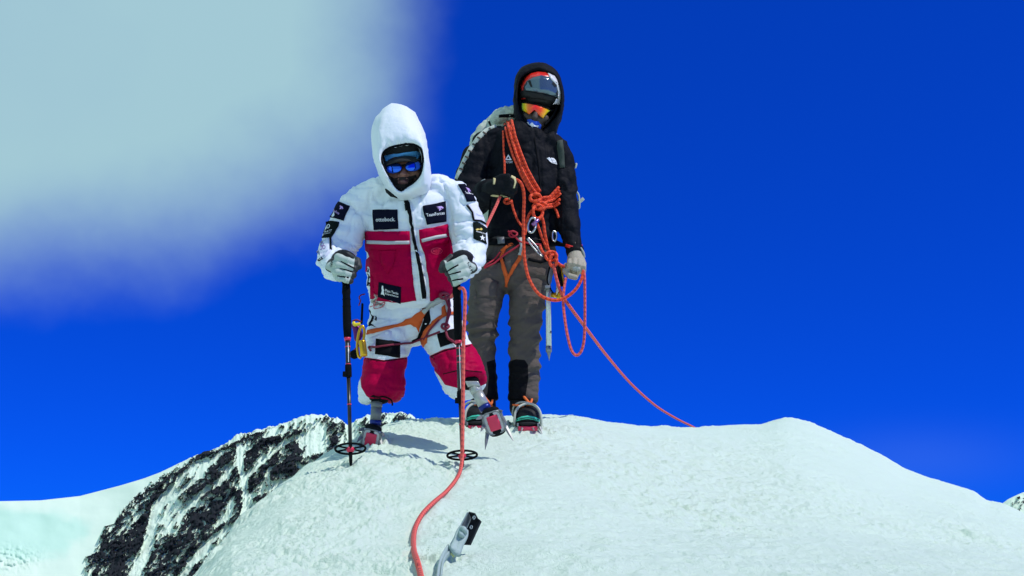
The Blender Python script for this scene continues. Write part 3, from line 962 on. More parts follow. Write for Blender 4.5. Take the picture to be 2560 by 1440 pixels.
# ---- body: one continuous figure under the clothes, with the face
hy = 4.02
def hp(px, py, dy=0.0): return at(px, py, hy + dy)
mp = mpp(hy)
roll = Matrix.Rotation(R(7), 3, 'Y') @ Matrix.Rotation(R(-14), 3, 'X')
body_parts = [
    ball(hp(1003, 392, 0.105), 0.076, 0.098, 0.108, roll),                       # skull
    ball(hp(1004, 440, 0.065), 0.056, 0.060, 0.062, roll),                       # jaw
    ball(hp(1002, 467, 0.040), 0.026, 0.024, 0.020, roll),                       # chin
    ball(hp(981, 438, 0.045), 0.028, 0.030, 0.026), ball(hp(1034, 434, 0.045), 0.028, 0.030, 0.026),   # cheeks
    loft([(hp(1010, 417, 0.012), 0.009, 0.012), (hp(1009, 428, -0.004), 0.011, 0.014), (hp(1008, 436, -0.014), 0.015, 0.015), (hp(1008, 441, 0.0), 0.012, 0.012)], 14),
    ball(hp(999, 438, 0.004), 0.010, 0.012, 0.008), ball(hp(1018, 436, 0.004), 0.010, 0.012, 0.008),   # nostrils
    ball(hp(1007, 448, 0.010), 0.024, 0.016, 0.009), ball(hp(1007, 456, 0.012), 0.022, 0.016, 0.009),  # lips
    loft([(hp(978, 412, 0.02), 0.010, 0.012), (hp(1005, 409, 0.008), 0.010, 0.012), (hp(1038, 405, 0.02), 0.010, 0.012)], 12, side=None) if False else
    loft([(hp(978, 412, 0.02), 0.010, 0.012, (0, 0, 1)), (hp(1005, 409, 0.008), 0.010, 0.012, (0, 0, 1)), (hp(1038, 405, 0.02), 0.010, 0.012, (0, 0, 1))], 12),
    ball(hp(955, 425, 0.12), 0.010, 0.020, 0.030), ball(hp(1056, 420, 0.12), 0.010, 0.020, 0.030),     # ears
    lp([(1005, 440, 4.15, 34, 0.055), (1010, 500, 4.22, 36, 0.06), (1015, 520, 4.25, 90, 0.09), (1022, 600, 4.30, 84, 0.10), (1028, 690, 4.35, 80, 0.10), (1030, 770, 4.38, 84, 0.10)]),
    lp([(940, 500, 4.22, 30), (878, 545, 4.21, 28), (850, 640, 4.15, 26), (858, 664, 3.99, 18)]),
    lp([(1110, 495, 4.22, 30), (1165, 545, 4.21, 28), (1176, 630, 4.15, 26), (1155, 664, 3.99, 18)]),
    lp([(985, 790, 4.37, 44), (966, 860, 4.34, 42), (957, 960, 4.31, 36)]),
    lp([(1090, 790, 4.37, 44), (1125, 870, 4.30, 42), (1162, 945, 4.20, 36)])]
body = weld(body_parts, 0.0032)
soften(body, 3, 0.5)
bvh('wb', body)
BODY_W = link('body', body, SKIN, PW)
drape('stubble', [(976, 440), (986, 446), (996, 444), (1007, 442), (1018, 442), (1030, 440), (1040, 436), (1042, 447), (1034, 460), (1018, 471), (1003, 476), (990, 470), (980, 456)],
      ['wb'], 0.0012, STUBBLE, BODY_W, thick=0.001, grid=5, step=4)
drape('lip', [(996, 452), (1006, 449.5), (1018, 450), (1022, 453), (1012, 459), (1000, 459)], ['wb'], 0.0030, LIP, BODY_W, thick=0.001, grid=4, step=3)

# ---- trousers
tr_seams = [[(1050, 745), (1058, 800), (1046, 850)], [(905, 893), (960, 899), (1016, 893)], [(1066, 892), (1110, 872), (1172, 862)], [(915, 815), (970, 800), (1030, 780)]]
trousers = weld([
    lp([(1030, 728, 4.36, 110, 0.145), (1031, 770, 4.375, 113, 0.15), (1036, 812, 4.38, 104, 0.14)]),
    lp([(990, 785, 4.37, 66, 0.125), (973, 850, 4.345, 61, 0.115), (963, 895, 4.325, 55, 0.105), (958, 940, 4.315, 55, 0.10), (953, 975, 4.31, 62, 0.105), (954, 994, 4.31, 60, 0.100), (955, 1003, 4.31, 50, 0.085)], sup=2.2, capk=0.12),
    lp([(1088, 788, 4.37, 66, 0.125), (1112, 850, 4.32, 57, 0.11), (1132, 890, 4.28, 57, 0.105), (1152, 927, 4.22, 61, 0.105), (1163, 952, 4.17, 59, 0.10), (1168, 965, 4.15, 50, 0.085)], sup=2.2, capk=0.12)], 0.0065)
soften(trousers, 6, 0.5)
puff(trousers, 0.008, 0.020, 0.045, 41, tr_seams, 0.007, 3.0)
soften(trousers, 1, 0.4)
P = arr(trousers); qx, qy = project(P)
redzone = np.full(len(P), -20.0)
for poly in ([(870, 897), (905, 892), (960, 900), (1030, 891), (1040, 950), (1030, 985), (1004, 1002), (960, 1020), (916, 990), (903, 968), (900, 940), (898, 910)],
             [(1058, 897), (1110, 873), (1185, 858), (1236, 920), (1236, 950), (1196, 968), (1150, 972), (1112, 962), (1098, 940)]):
    d = seg_dist(qx, qy, poly + poly[:1])
    redzone = np.maximum(redzone, np.where(inside(qx, qy, poly), d, -d))
attr(trousers, 'red', np.clip(redzone, -20, 20))
bvh('wt', trousers)
TM = Mat('white_and_crimson_trouser_nylon', (0.76, 0.81, 0.87, 1), rough=0.55, spec=0.05, bump=0.3, bscale=60, crease=0.3, cscale=7)
ta = TM.n.new('ShaderNodeAttribute'); ta.attribute_name = 'red'
tm = TM.n.new('ShaderNodeMapRange'); tm.inputs['From Min'].default_value = -0.6; tm.inputs['From Max'].default_value = 0.6
TM.l.new(ta.outputs['Fac'], tm.inputs['Value'])
tx = TM.n.new('ShaderNodeMix'); tx.data_type = 'RGBA'
TM.l.new(tm.outputs[0], tx.inputs['Factor'])
tx.inputs[6].default_value = (0.76, 0.81, 0.87, 1); tx.inputs[7].default_value = (0.42, 0.001, 0.048, 1)
TM.l.new(tx.outputs[2], TM.b.inputs['Base Color'])
TROU = link('trousers', trousers, TM.m, PW)
K = ['wt']
drape('knee_patch', [(941, 847), (1000, 855), (999, 894), (938, 885)], K, 0.0035, BLACK, TROU)
drape('knee_patch', [(1093, 836), (1128, 824), (1160, 820), (1163, 848), (1102, 868)], K, 0.0035, BLACK, TROU)
drape('fly_zip', ribbon([(1052, 748), (1066, 775), (1068, 800), (1056, 830), (1046, 848), (1030, 855)], [14, 16, 18, 14, 10, 6]), K, 0.003, BLACK, TROU)
drape('pocket_zip', ribbon([(921, 774), (924, 783), (933, 792), (930, 802), (920, 814)], 4.5), K, 0.003, BLACK, TROU)
drape('side_panel', [(925, 845), (968, 826), (980, 828), (978, 846), (941, 846), (934, 880), (921, 880)], K, 0.002, PATCHW, TROU)
for ln in ([(905, 896), (960, 903), (1014, 896)], [(1064, 898), (1110, 877), (1176, 864)], [(1108, 935), (1150, 925), (1205, 930)]):
    drape('seam_piping', ribbon(ln, 2.2), K, 0.0012, BLACK, TROU, thick=0.002)

# ---- jacket
j_seams = [[(930, 452), (922, 500), (920, 560), (908, 625)], [(1098, 440), (1118, 480), (1126, 560), (1132, 610)], [(868, 505), (905, 540), (918, 575)], [(845, 590), (880, 605), (905, 630)],
           [(1140, 555), (1170, 545), (1205, 540)], [(1135, 575), (1170, 566), (1200, 560)], [(1135, 600), (1165, 590), (1190, 585)], [(848, 640), (880, 655)], [(960, 500), (940, 560)], [(1050, 480), (1060, 540)],
           [(820, 600), (860, 620), (900, 632)], [(1150, 615), (1190, 602), (1215, 604)]]
BADGES = [[(933, 527), (994, 525), (996, 572), (936, 575)], [(1056, 516), (1112, 505), (1114, 555), (1067, 562)], [(949, 706), (1003, 717), (1002, 757), (947, 741)], [(848, 505), (874, 517), (858, 552), (827, 542)],
          [(816, 553), (848, 556), (828, 595), (799, 594)], [(792, 611), (824, 594), (829, 625), (812, 646), (795, 650)], [(1145, 462), (1160, 461), (1188, 503), (1167, 504)], [(1169, 515), (1192, 512), (1215, 560), (1184, 552)],
          [(1183, 557), (1192, 556), (1222, 590), (1222, 615), (1184, 597)], [(916, 578), (1023, 579), (1026, 617), (990, 623), (920, 622)], [(1049, 576), (1117, 561), (1122, 604), (1058, 622)], [(1070, 612), (1112, 612), (1112, 642), (1070, 642)]]
def jacket_extra(px, py, P, N):
    side = np.clip((np.abs(px - 1020) - 110) / 40, 0, 1)
    return 0.004 * side * np.sin(py * 0.155 + 1.2 * vnoise(px * 0.02, py * 0.02, seed=9))
jacket = weld([
    lp([(1003, 462, 4.17, 56, 0.10), (1012, 482, 4.20, 104, 0.13), (1020, 520, 4.22, 116, 0.155), (1026, 580, 4.26, 118, 0.17), (1030, 640, 4.30, 118, 0.178), (1030, 700, 4.33, 118, 0.178), (1027, 738, 4.355, 115, 0.168)], sup=2.2),
    lp([(950, 468, 4.19, 34, 0.09), (905, 504, 4.20, 46), (879, 540, 4.20, 49), (862, 580, 4.19, 51), (848, 620, 4.165, 52), (839, 652, 4.12, 49), (842, 668, 4.05, 41), (850, 672, 3.99, 33)]),
    lp([(1085, 462, 4.19, 36, 0.09), (1132, 486, 4.20, 45), (1155, 525, 4.20, 47), (1168, 565, 4.19, 49), (1174, 605, 4.165, 49), (1174, 640, 4.12, 46), (1169, 662, 4.05, 39), (1160, 668, 3.99, 32)])], 0.0055)
soften(jacket, 6, 0.5)
puff(jacket, 0.0095, 0.022, 0.034, 11, j_seams, 0.009, 3.0, jacket_extra, BADGES)
soften(jacket, 1, 0.4)
bvh('wj', jacket)
JACK = link('jacket', jacket, NYLON_W, PW)
K = ['wj']
# crimson front panels with pocket flaps
o = drape('red_panel', [(915, 577), (960, 579), (1023, 578), (1026, 612), (1029, 660), (1034, 710), (1040, 752), (1000, 756), (950, 752), (912, 745), (914, 700), (917, 650), (914, 610)], K, 0.004, NYLON_R, JACK, grid=10)
o = drape('red_panel', [(1048, 575), (1085, 568), (1118, 560), (1128, 600), (1134, 640), (1132, 690), (1130, 745), (1075, 753), (1072, 700), (1062, 640), (1050, 605)], K, 0.004, NYLON_R, JACK, grid=10, reg='rp1')
drape('pocket_flap', [(916, 578), (1023, 579), (1026, 617), (990, 623), (920, 622)], K, 0.010, NYLON_R, JACK, grid=8, reg='fl0')
drape('pocket_flap', [(1049, 576), (1117, 561), (1125, 596), (1122, 604), (1058, 622), (1052, 606)], K, 0.010, NYLON_R, JACK, grid=8, reg='fl1')
drape('pocket_pleat', [(950, 624), (990, 624), (985, 660), (970, 685), (955, 660)], K, 0.008, NYLON_R, JACK, grid=8)
drape('reflective_stripe', ribbon([(917, 605), (970, 607), (1024, 606)], 8.5), ['fl0'], 0.003, REFLEX, JACK, thick=0.003)
drape('reflective_stripe', ribbon([(1054, 602), (1090, 593), (1122, 588)], 8.5), ['fl1'], 0.003, REFLEX, JACK, thick=0.003)
drape('zip', ribbon([(1016, 503), (1024, 530), (1028, 560), (1033, 590), (1042, 630), (1050, 670), (1056, 710), (1060, 748)], [11, 9, 8.5, 8.5, 9, 9, 9.5, 10]), K, 0.0085, BLACK, JACK)
drape('zip_flap', [(1026, 503), (1034, 530), (1038, 575), (1047, 620), (1056, 665), (1064, 710), (1068, 750), (1052, 752), (1048, 710), (1041, 660), (1033, 610), (1026, 565), (1020, 530)], K, 0.0055, NYLON_W, JACK)
drape('zip_puller', [(1012, 514), (1018, 513), (1020, 525), (1014, 527)], K, 0.012, BLACK, JACK)
drape('side_zip', ribbon([(922, 665), (918, 700), (912, 735)], 3.5), K, 0.0014, BLACK, JACK)
# sewn-on patches and their print
def patch(quad, mat, label, parent=JACK, off=0.0055, keys=('wj',)):
    global K
    o = drape('badge', quad, keys, off, mat, parent, thick=0.004, grid=8, reg='badge')
    K = ['badge']
    o['label'] = label
    return o
b = patch([(933, 527), (994, 525), (996, 572), (936, 575)], NAVY, 'navy chest badge with one white word')
letters('ottobock.', [(940, 544), (988, 543), (988, 553), (940, 554)], K, 0.0014, INKW, b, 0.006)
b = patch([(1056, 516), (1112, 505), (1114, 555), (1067, 562)], NAVY, 'navy chest badge with a lilac winged emblem', off=0.006)
letters('TeamForces', [(1064.5, 534), (1110.5, 528), (1111, 536), (1067, 542)], K, 0.0014, INKW, b, 0.012)
wing = [(0, .95), (.3, 1), (.75, .95), (1, .6), (.9, .35), (.7, .55), (.55, .45), (.8, .3), (.55, .25), (.4, 0), (.3, .3), (.45, .5), (.15, .55), (.4, .68), (.08, .74), (.35, .84)]
poly_mark(wing, [(1090, 517), (1108, 514), (1109, 526), (1092, 529)], K, 0.0014, INKP, b)
b = patch([(949, 706), (1003, 717), (1002, 757), (947, 741)], NAVY, 'navy hem badge with a white figure and two lines', off=0.0065)
letters('Plain Tactic', [(963.5, 722), (996, 731), (996, 737), (963.5, 729)], K, 0.0014, INKW, b, 0.012)
letters('Experience', [(963.5, 731), (996, 739.5), (996, 745), (963.5, 737)], K, 0.0014, INKW, b, 0.012)
poly_mark([(.35, 1), (.7, 1), (.75, .7), (1, .55), (.8, .5), (1, .0), (.55, .12), (0, .08), (.3, .5), (.2, .72)], [(952.5, 713), (961, 715), (962, 740), (952.5, 738)], K, 0.0014, INKW, b)
b = patch([(848, 505), (874, 517), (858, 552), (827, 542), (836, 522)], NAVY, 'navy upper sleeve badge with lilac print, arm beside the cloud')
letters('TeamForces', [(834, 523), (850, 531), (847, 537), (831, 528)], K, 0.0014, INKP, b, 0.01)
poly_mark(wing, [(849, 513), (860, 518), (856, 527), (845, 522)], K, 0.0014, INKP, b)
b = patch([(816, 553), (848, 556), (846, 566), (828, 595), (799, 594), (806, 575)], DGREEN, 'dark green sleeve badge with a white ring')
ring_mark(circ(1.0), circ(0.68, 20, 0.55), [(818, 561), (826, 560), (824, 571), (816, 572)], K, 0.0014, INKW, b)
letters('BERATT', [(806, 579), (830, 574), (829, 579), (804, 584)], K, 0.0014, INKW, b, 0.0)
letters('expedition', [(805, 585), (826, 581), (825, 584), (803, 588)], K, 0.0014, INKW, b, 0.01)
b = patch([(792, 611), (824, 594), (829, 625), (812, 646), (795, 650), (791, 630)], PATCHW, 'white cuff badge with a thin violet knot', off=0.004)
for (cx0, cy0, a0) in ((805.5, 611, 90), (802, 620, 215), (810, 618, -30)):
    ring_mark(circ(1.0), circ(0.72), [(cx0 - 4, cy0 - 5), (cx0 + 4, cy0 - 5), (cx0 + 4, cy0 + 5), (cx0 - 4, cy0 + 5)], K, 0.0014, INKV, b)
letters('finding strength', [(795, 634), (820, 624), (821, 628), (795, 638)], K, 0.0014, INKG, b)
letters('inside', [(802, 639), (812, 635), (812.5, 640), (802.5, 644)], K, 0.0014, INKG, b, 0.01)
drape('velcro_edge', ribbon([(826, 594), (828, 625)], 4), ['wj'], 0.006, BLACK, JACK)
drape('velcro_edge', ribbon([(797, 652), (807, 646)], 5), ['wj'], 0.005, BLACK, JACK)
b = patch([(1145, 462), (1160, 461), (1181, 488), (1188, 503), (1167, 504), (1160, 487)], NAVY, 'navy upper sleeve badge with pale print, arm beside the black jacket')
poly_mark(wing, [(1163, 468), (1175, 472), (1180, 484), (1166, 480)], K, 0.0014, INKP, b)
letters('TeamForces', [(1162, 478), (1181, 484), (1183, 487), (1164, 484)], K, 0.0014, INKW, b, 0.01)
b = patch([(1169, 515), (1192, 512), (1215, 560), (1203, 553), (1184, 552), (1181, 535)], PATCHW, 'white sleeve badge with faint blue letters', off=0.004)
letters('Thames', [(1190, 534), (1205, 538), (1207, 542), (1191, 539)], K, 0.0014, INKG, b, 0.006)
drape('velcro_edge', ribbon([(1168, 514), (1180, 532), (1184, 552)], 3.5), ['wj'], 0.006, BLACK, JACK)
drape('velcro_edge', ribbon([(1184, 552), (1200, 553), (1214, 560)], 3.5), ['wj'], 0.006, BLACK, JACK)
b = patch([(1183, 557), (1192, 556), (1214, 570), (1221, 590), (1222, 615), (1205, 606), (1184, 597)], DGREEN, 'black sleeve badge with a gold mark and white star')
poly_mark([(0, .4), (.3, .7), (.6, .6), (.8, 1), (1, .6), (.8, .2), (.5, .4), (.2, .1)], [(1188, 568), (1206, 570), (1207, 577), (1189, 577)], K, 0.0014, INKY, b)
letters('mountain trust', [(1190, 576), (1214, 583), (1216, 587), (1191, 580)], K, 0.0014, INKW, b, 0.01)
poly_mark([(.5 + (.5 if i % 2 == 0 else .2) * math.sin(i * math.pi / 5), .5 + (.5 if i % 2 == 0 else .2) * math.cos(i * math.pi / 5)) for i in range(10)],
          [(1199, 585), (1213, 588), (1213, 603), (1199, 600)], K, 0.0014, INKW, b)
ring_mark(circ(1.0), circ(0.80, 20, 0.88), [(1077, 619), (1106, 619), (1106, 636), (1077, 636)], ['rp1'], 0.0015, PINKPLATE, JACK)
letters('RED', [(1082, 624), (1101, 624), (1101, 631), (1082, 631)], ['rp1'], 0.0015, PINKPLATE, JACK, 0.01)

# ---- hood: shell from the face opening round to the back of the head
opening = [(990, 365), (1012, 361), (1034, 361), (1050, 370), (1056, 388), (1057, 412), (1051, 436), (1036, 455), (1017, 468), (1002, 477), (988, 466), (974, 444), (962, 422), (954, 397), (959, 380), (973, 370)]
outline = [(985, 258), (1012, 264), (1040, 288), (1060, 330), (1070, 375), (1073, 415), (1076, 450), (1070, 478), (1048, 490), (1022, 498), (1003, 500), (984, 490), (966, 470), (949, 440), (938, 408), (931, 372), (930, 335), (937, 303), (958, 272)]
def scaled(cv, c, k, dx=0, dy=0): return [(c[0] + (p[0] - c[0]) * k + dx, c[1] + (p[1] - c[1]) * k + dy) for p in cv]
hc = (1004, 415)
def mixc_(a, b, t, c=hc, n=40):
    def pol(cv):
        d = resample([Vector((p[0], p[1], 0)) for p in spline([(q[0], q[1], 0) for q in list(cv) + [cv[0]]], 6)], 1.0)
        an = np.array([math.atan2(p.y - c[1], p.x - c[0]) for p in d]); rd = np.array([math.hypot(p.x - c[0], p.y - c[1]) for p in d])
        s_ = np.argsort(an)
        return np.concatenate([an[s_] - 2 * math.pi, an[s_], an[s_] + 2 * math.pi]), np.tile(rd[s_], 3)
    A, B = pol(a), pol(b)
    out = []
    for k in range(n):
        th = -math.pi + 2 * math.pi * k / n
        r_ = np.interp(th, *A) * (1 - t) + np.interp(th, *B) * t
        out.append((c[0] + r_ * math.cos(th), c[1] + r_ * math.sin(th)))
    return out
def chinY(base, fwd): return lambda a: base - fwd * max(0.0, -math.sin(a)) * 0.0 + (0.05 * max(0.0, math.sin(a)) ** 2)
V, Fc = ring_loft([scaled(opening, hc, 0.97), scaled(opening, hc, 0.985), opening, mixc_(opening, outline, 0.25), mixc_(opening, outline, 0.62), mixc_(opening, outline, 0.9), outline, scaled(outline, hc, 0.93), scaled(outline, hc, 0.6)],
                  [chinY(4.08, 0), chinY(4.03, 0), chinY(3.985, 0), chinY(3.965, 0), chinY(3.985, 0), chinY(4.04, 0), chinY(4.11, 0), chinY(4.20, 0), chinY(4.27, 0)], hc, 80, 5, at(1004, 400, 4.29))
hood = mesh('hood', V, Fc)
puff(hood, 0.0045, 0.030, 0.016, 71, [[(960, 290), (950, 330), (958, 365)], [(1000, 345), (1002, 362)], [(1015, 335), (1018, 360)], [(975, 345), (980, 366)], [(1040, 470), (1065, 460)]], 0.005, 3.0)
bvh('wh', hood)
HOOD = link('hood', hood, NYLON_W, PW)
edge = [hit(*(p[0], p[1]), ['wh'])[0] for p in spline([(q[0], q[1], 0) for q in scaled(opening, hc, 1.012) + [scaled(opening, hc, 1.012)[0]]], 5)]
obj('hood_trim', *tube_geo(edge, 0.0055, 8), BLACK, HOOD)
drape('velcro_strip', [(956, 455), (966, 464), (985, 467), (1000, 474), (992, 477), (975, 476), (964, 468)], ['wh', 'wj'], 0.004, BLACK, HOOD, Y=4.05)
drape('velcro_strip', [(963, 472), (971, 474), (992, 487), (994, 498), (978, 491), (967, 482)], ['wh', 'wj'], 0.004, BLACK, HOOD, Y=4.08)
drape('chin_flap', [(994, 488), (1020, 486), (1050, 474), (1070, 455), (1074, 478), (1050, 492), (1020, 502), (996, 503)], ['wh', 'wj'], 0.006, NYLON_W, HOOD, Y=4.1, thick=0.006)

# ---- cap, headband and sunglasses
CAPM = M_('black_cap_fleece', (0.012, 0.014, 0.015, 1), rough=0.9, bump=0.5, bscale=300)
BAND = M_('sky_blue_headband', (0.10, 0.42, 0.85, 1), rough=0.7, bump=0.2, bscale=300)
cap = weld([ball(hp(1003, 375, 0.10), 0.084, 0.104, 0.062, roll), lp([(1004, 352, 4.10, 45, 0.09), (1004, 375, 4.08, 52, 0.09)])], 0.004)
soften(cap, 3)
bvh('wc', cap)
CAP = link('cap', cap, CAPM, PW)
brim_pts = []
V, Fc = [], []
nb_ = 15
for j, (k, yo, drop) in enumerate(((0.0, 0.02, 0.0), (0.5, -0.025, 5.0), (1.0, -0.055, 12.0))):
    for i in range(nb_):
        t = i / (nb_ - 1) * 2 - 1
        px_ = 1004 + t * (50 - 6 * k); py_ = 392 + 13 * t * t + drop * (1 - 0.35 * t * t) - 5 * t
        V.append(at(px_, py_, hy + yo + 0.055 * t * t))
for j in range(2):
    for i in range(nb_ - 1): Fc.append((j * nb_ + i, j * nb_ + i + 1, (j + 1) * nb_ + i + 1, (j + 1) * nb_ + i))
o = obj('brim', V, Fc, CAPM, CAP)
md = o.modifiers.new('thickness', 'SOLIDIFY'); md.thickness = 0.004
o = drape('headband', [(955, 398), (962, 390), (985, 385), (1010, 381), (1040, 378), (1057, 385), (1058, 400), (1040, 394), (1012, 390), (985, 393), (960, 406)], ['wc', 'wb'], 0.004, BAND, PW, Y=4.0)
LENS_B = Mat('blue_mirror_lens', (0.03, 0.14, 0.80, 1), rough=0.06, metal=0.9)
LENS_B = LENS_B.m
SG = empty('sunglasses', hp(1009, 418))
SG.parent = PW; SG.matrix_parent_inverse = Matrix.Translation(-PW.location)
def lens(cx_, cy_, rx_, ry_, rot, bulge_, Yc, sweep):
    V, Fc = [], []
    nr, na = 5, 24
    V.append(at(cx_, cy_, Yc - bulge_))
    for r_ in range(1, nr + 1):
        q = r_ / nr
        for a in range(na):
            th = 2 * math.pi * a / na
            x = rx_ * q * math.cos(th); y = ry_ * q * math.copysign(abs(math.sin(th)) ** 0.8, math.sin(th))
            X = cx_ + x * math.cos(rot) - y * math.sin(rot); Yy = cy_ + x * math.sin(rot) + y * math.cos(rot)
            V.append(at(X, Yy, Yc - bulge_ * (1 - q * q) + sweep * x / rx_))
    for a in range(na): Fc.append((0, 1 + a, 1 + (a + 1) % na))
    for r_ in range(nr - 1):
        for a in range(na):
            b0 = 1 + r_ * na; b1 = 1 + (r_ + 1) * na
            Fc.append((b0 + a, b1 + a, b1 + (a + 1) % na, b0 + (a + 1) % na))
    return V, Fc, [V[1 + (nr - 1) * na + a] for a in range(na)]
for cx_, cy_, sw in ((985.5, 420.5, -0.010), (1032, 415.5, 0.010)):
    V, Fc, rim = lens(cx_, cy_, 18.5, 12.0, R(-8), 0.007, hy - 0.018, sw)
    o = obj('lens', V, Fc, LENS_B, SG)
    md = o.modifiers.new('thickness', 'SOLIDIFY'); md.thickness = 0.003
    o = obj('rim', *tube_geo(rim + [rim[0]], 0.0022, 6), BLACK, SG)
obj('bridge', *tube_geo(spline([hp(1001, 415, -0.018), hp(1009, 412, -0.026), hp(1016, 412, -0.018)], 5), 0.003, 6), BLACK, SG)
for a_, b_ in (((967, 421), (956, 412)), ((1051, 412), (1057, 405))):
    obj('temple', *tube_geo([hp(a_[0], a_[1], -0.010), hp(b_[0], b_[1], 0.09)], 0.003, 6), BLACK, SG)

# ---- gloves gripping the poles
def glove(side, cx_, knuck, tips, thumb, wrist, black_ends, gaps, letters_quad, cuff):
    parts = []
    Yp = 3.93
    # back of the hand
    parts.append(lp([(wrist[0], wrist[1], 3.985, 26, 0.030), (knuck[1][0] * 0.6 + wrist[0] * 0.4, (knuck[1][1] + knuck[2][1]) / 2 * 0.7 + wrist[1] * 0.3, 3.935, 33, 0.026)], 18))
    mid = [((knuck[i][0] + knuck[i + 1][0]) / 2, (knuck[i][1] + knuck[i + 1][1]) / 2) for i in range(3)]
    hand_c = (sum(k[0] for k in knuck) / 4, sum(k[1] for k in knuck) / 4)
    parts.append(ball(at(hand_c[0] + (cx_ - hand_c[0]) * 0.15, hand_c[1], 3.925), 0.036, 0.030, 0.050))
    for i in range(4):
        k, t = knuck[i], tips[i]
        dx, dy = t[0] - k[0], t[1] - k[1]
        r_ = 0.0150 if i < 3 else 0.0135
        parts.append(loft([(at(k[0] - dx * 0.25, k[1] - dy * 0.25, 3.915), r_, r_), (at(k[0], k[1], 3.893), r_ * 1.1, r_), (at(k[0] + dx * 0.55, k[1] + dy * 0.55, 3.885), r_, r_),
                           (at(t[0], t[1], 3.900), r_, r_), (at(t[0] + dx * 0.10, t[1] + dy * 0.1, 3.930), r_ * 0.95, r_), (at(t[0] - dx * 0.25, t[1] - dy * 0.2, 3.955), r_ * 0.85, r_ * 0.85)], 14))
    parts.append(loft([(at(*wrist, 3.965), 0.020, 0.020), (at(thumb[0][0], thumb[0][1], 3.955), 0.019, 0.019), (at(thumb[1][0], thumb[1][1], 3.935), 0.016, 0.016), (at(thumb[2][0], thumb[2][1], 3.915), 0.014, 0.014)], 14))
    g = weld(parts, 0.0030)
    soften(g, 2, 0.5)
    key = 'wg' + side
    bvh(key, g)
    P = arr(g); qx, qy = project(P)
    ins = np.where(inside(qx, qy, black_ends), 1, -1) * seg_dist(qx, qy, black_ends + black_ends[:1])
    attr(g, 'dark', np.maximum(np.clip(ins, -10, 10), (P[:, 1] - 3.925) * 500))
    G = link('glove', g, GLOVE_M, PW)
    G['label'] = 'pale grey ski glove with black finger gaps'
    for ln in gaps:
        drape('finger_gap', ribbon(ln, [2.2, 3.6, 3.4]), [key], 0.0012, BLACK, G, thick=0.002, grid=4, step=4)
    letters('LEKI', letters_quad, [key], 0.002, BLACK, G, 0.004)
    c = lp(cuff, 20)
    me = mesh('glove_cuff', *c)
    soften(me, 2)
    link('glove_cuff', me, GLOVE_K, G)
    return G
GM = Mat('two_tone_glove_leather', (0.42, 0.50, 0.45, 1), rough=0.6, bump=0.3, bscale=220)
ga = GM.n.new('ShaderNodeAttribute'); ga.attribute_name = 'dark'
gm = GM.n.new('ShaderNodeMapRange'); gm.inputs['From Min'].default_value = -0.5; gm.inputs['From Max'].default_value = 0.5
GM.l.new(ga.outputs['Fac'], gm.inputs['Value'])
gx = GM.n.new('ShaderNodeMix'); gx.data_type = 'RGBA'; GM.l.new(gm.outputs[0], gx.inputs['Factor'])
gx.inputs[6].default_value = (0.42, 0.50, 0.45, 1); gx.inputs[7].default_value = (0.016, 0.020, 0.022, 1)
GM.l.new(gx.outputs[2], GM.b.inputs['Base Color'])
GLOVE_M = GM.m
glove('l', 866, [(852, 645), (846, 662), (845, 680), (851, 697)], [(885, 657), (884, 672), (880, 687), (874, 702)], [(872, 640), (893, 652), (897, 668)], (842, 660),
      [(888, 640), (886, 655), (884, 672), (879, 688), (870, 712), (915, 712), (915, 630)],
      [[(852, 653), (868, 662), (886, 671)], [(849, 671), (866, 675), (882, 680)], [(843, 690), (858, 692), (872, 694)]],
      [(833, 650), (831, 668), (826, 667), (829, 649)], [(856, 652, 4.03, 34, 0.052), (862, 658, 3.985, 36, 0.052), (866, 662, 3.955, 34, 0.050)])
glove('r', 1140, [(1152, 650), (1160, 664), (1163, 680), (1158, 697)], [(1117, 666), (1123, 681), (1130, 695), (1137, 708)], [(1125, 645), (1110, 660), (1104, 676)], (1168, 668),
      [(1090, 630), (1112, 655), (1114, 668), (1121, 682), (1127, 695), (1133, 715), (1090, 720)],
      [[(1116, 680), (1130, 671), (1146, 662)], [(1122, 687), (1136, 683), (1152, 679)], [(1130, 702), (1144, 699), (1158, 697)]],
      [(1172, 655), (1186, 686), (1181, 688), (1168, 658)], [(1158, 654, 4.03, 36, 0.054), (1152, 660, 3.985, 38, 0.054), (1147, 664, 3.955, 35, 0.050)])

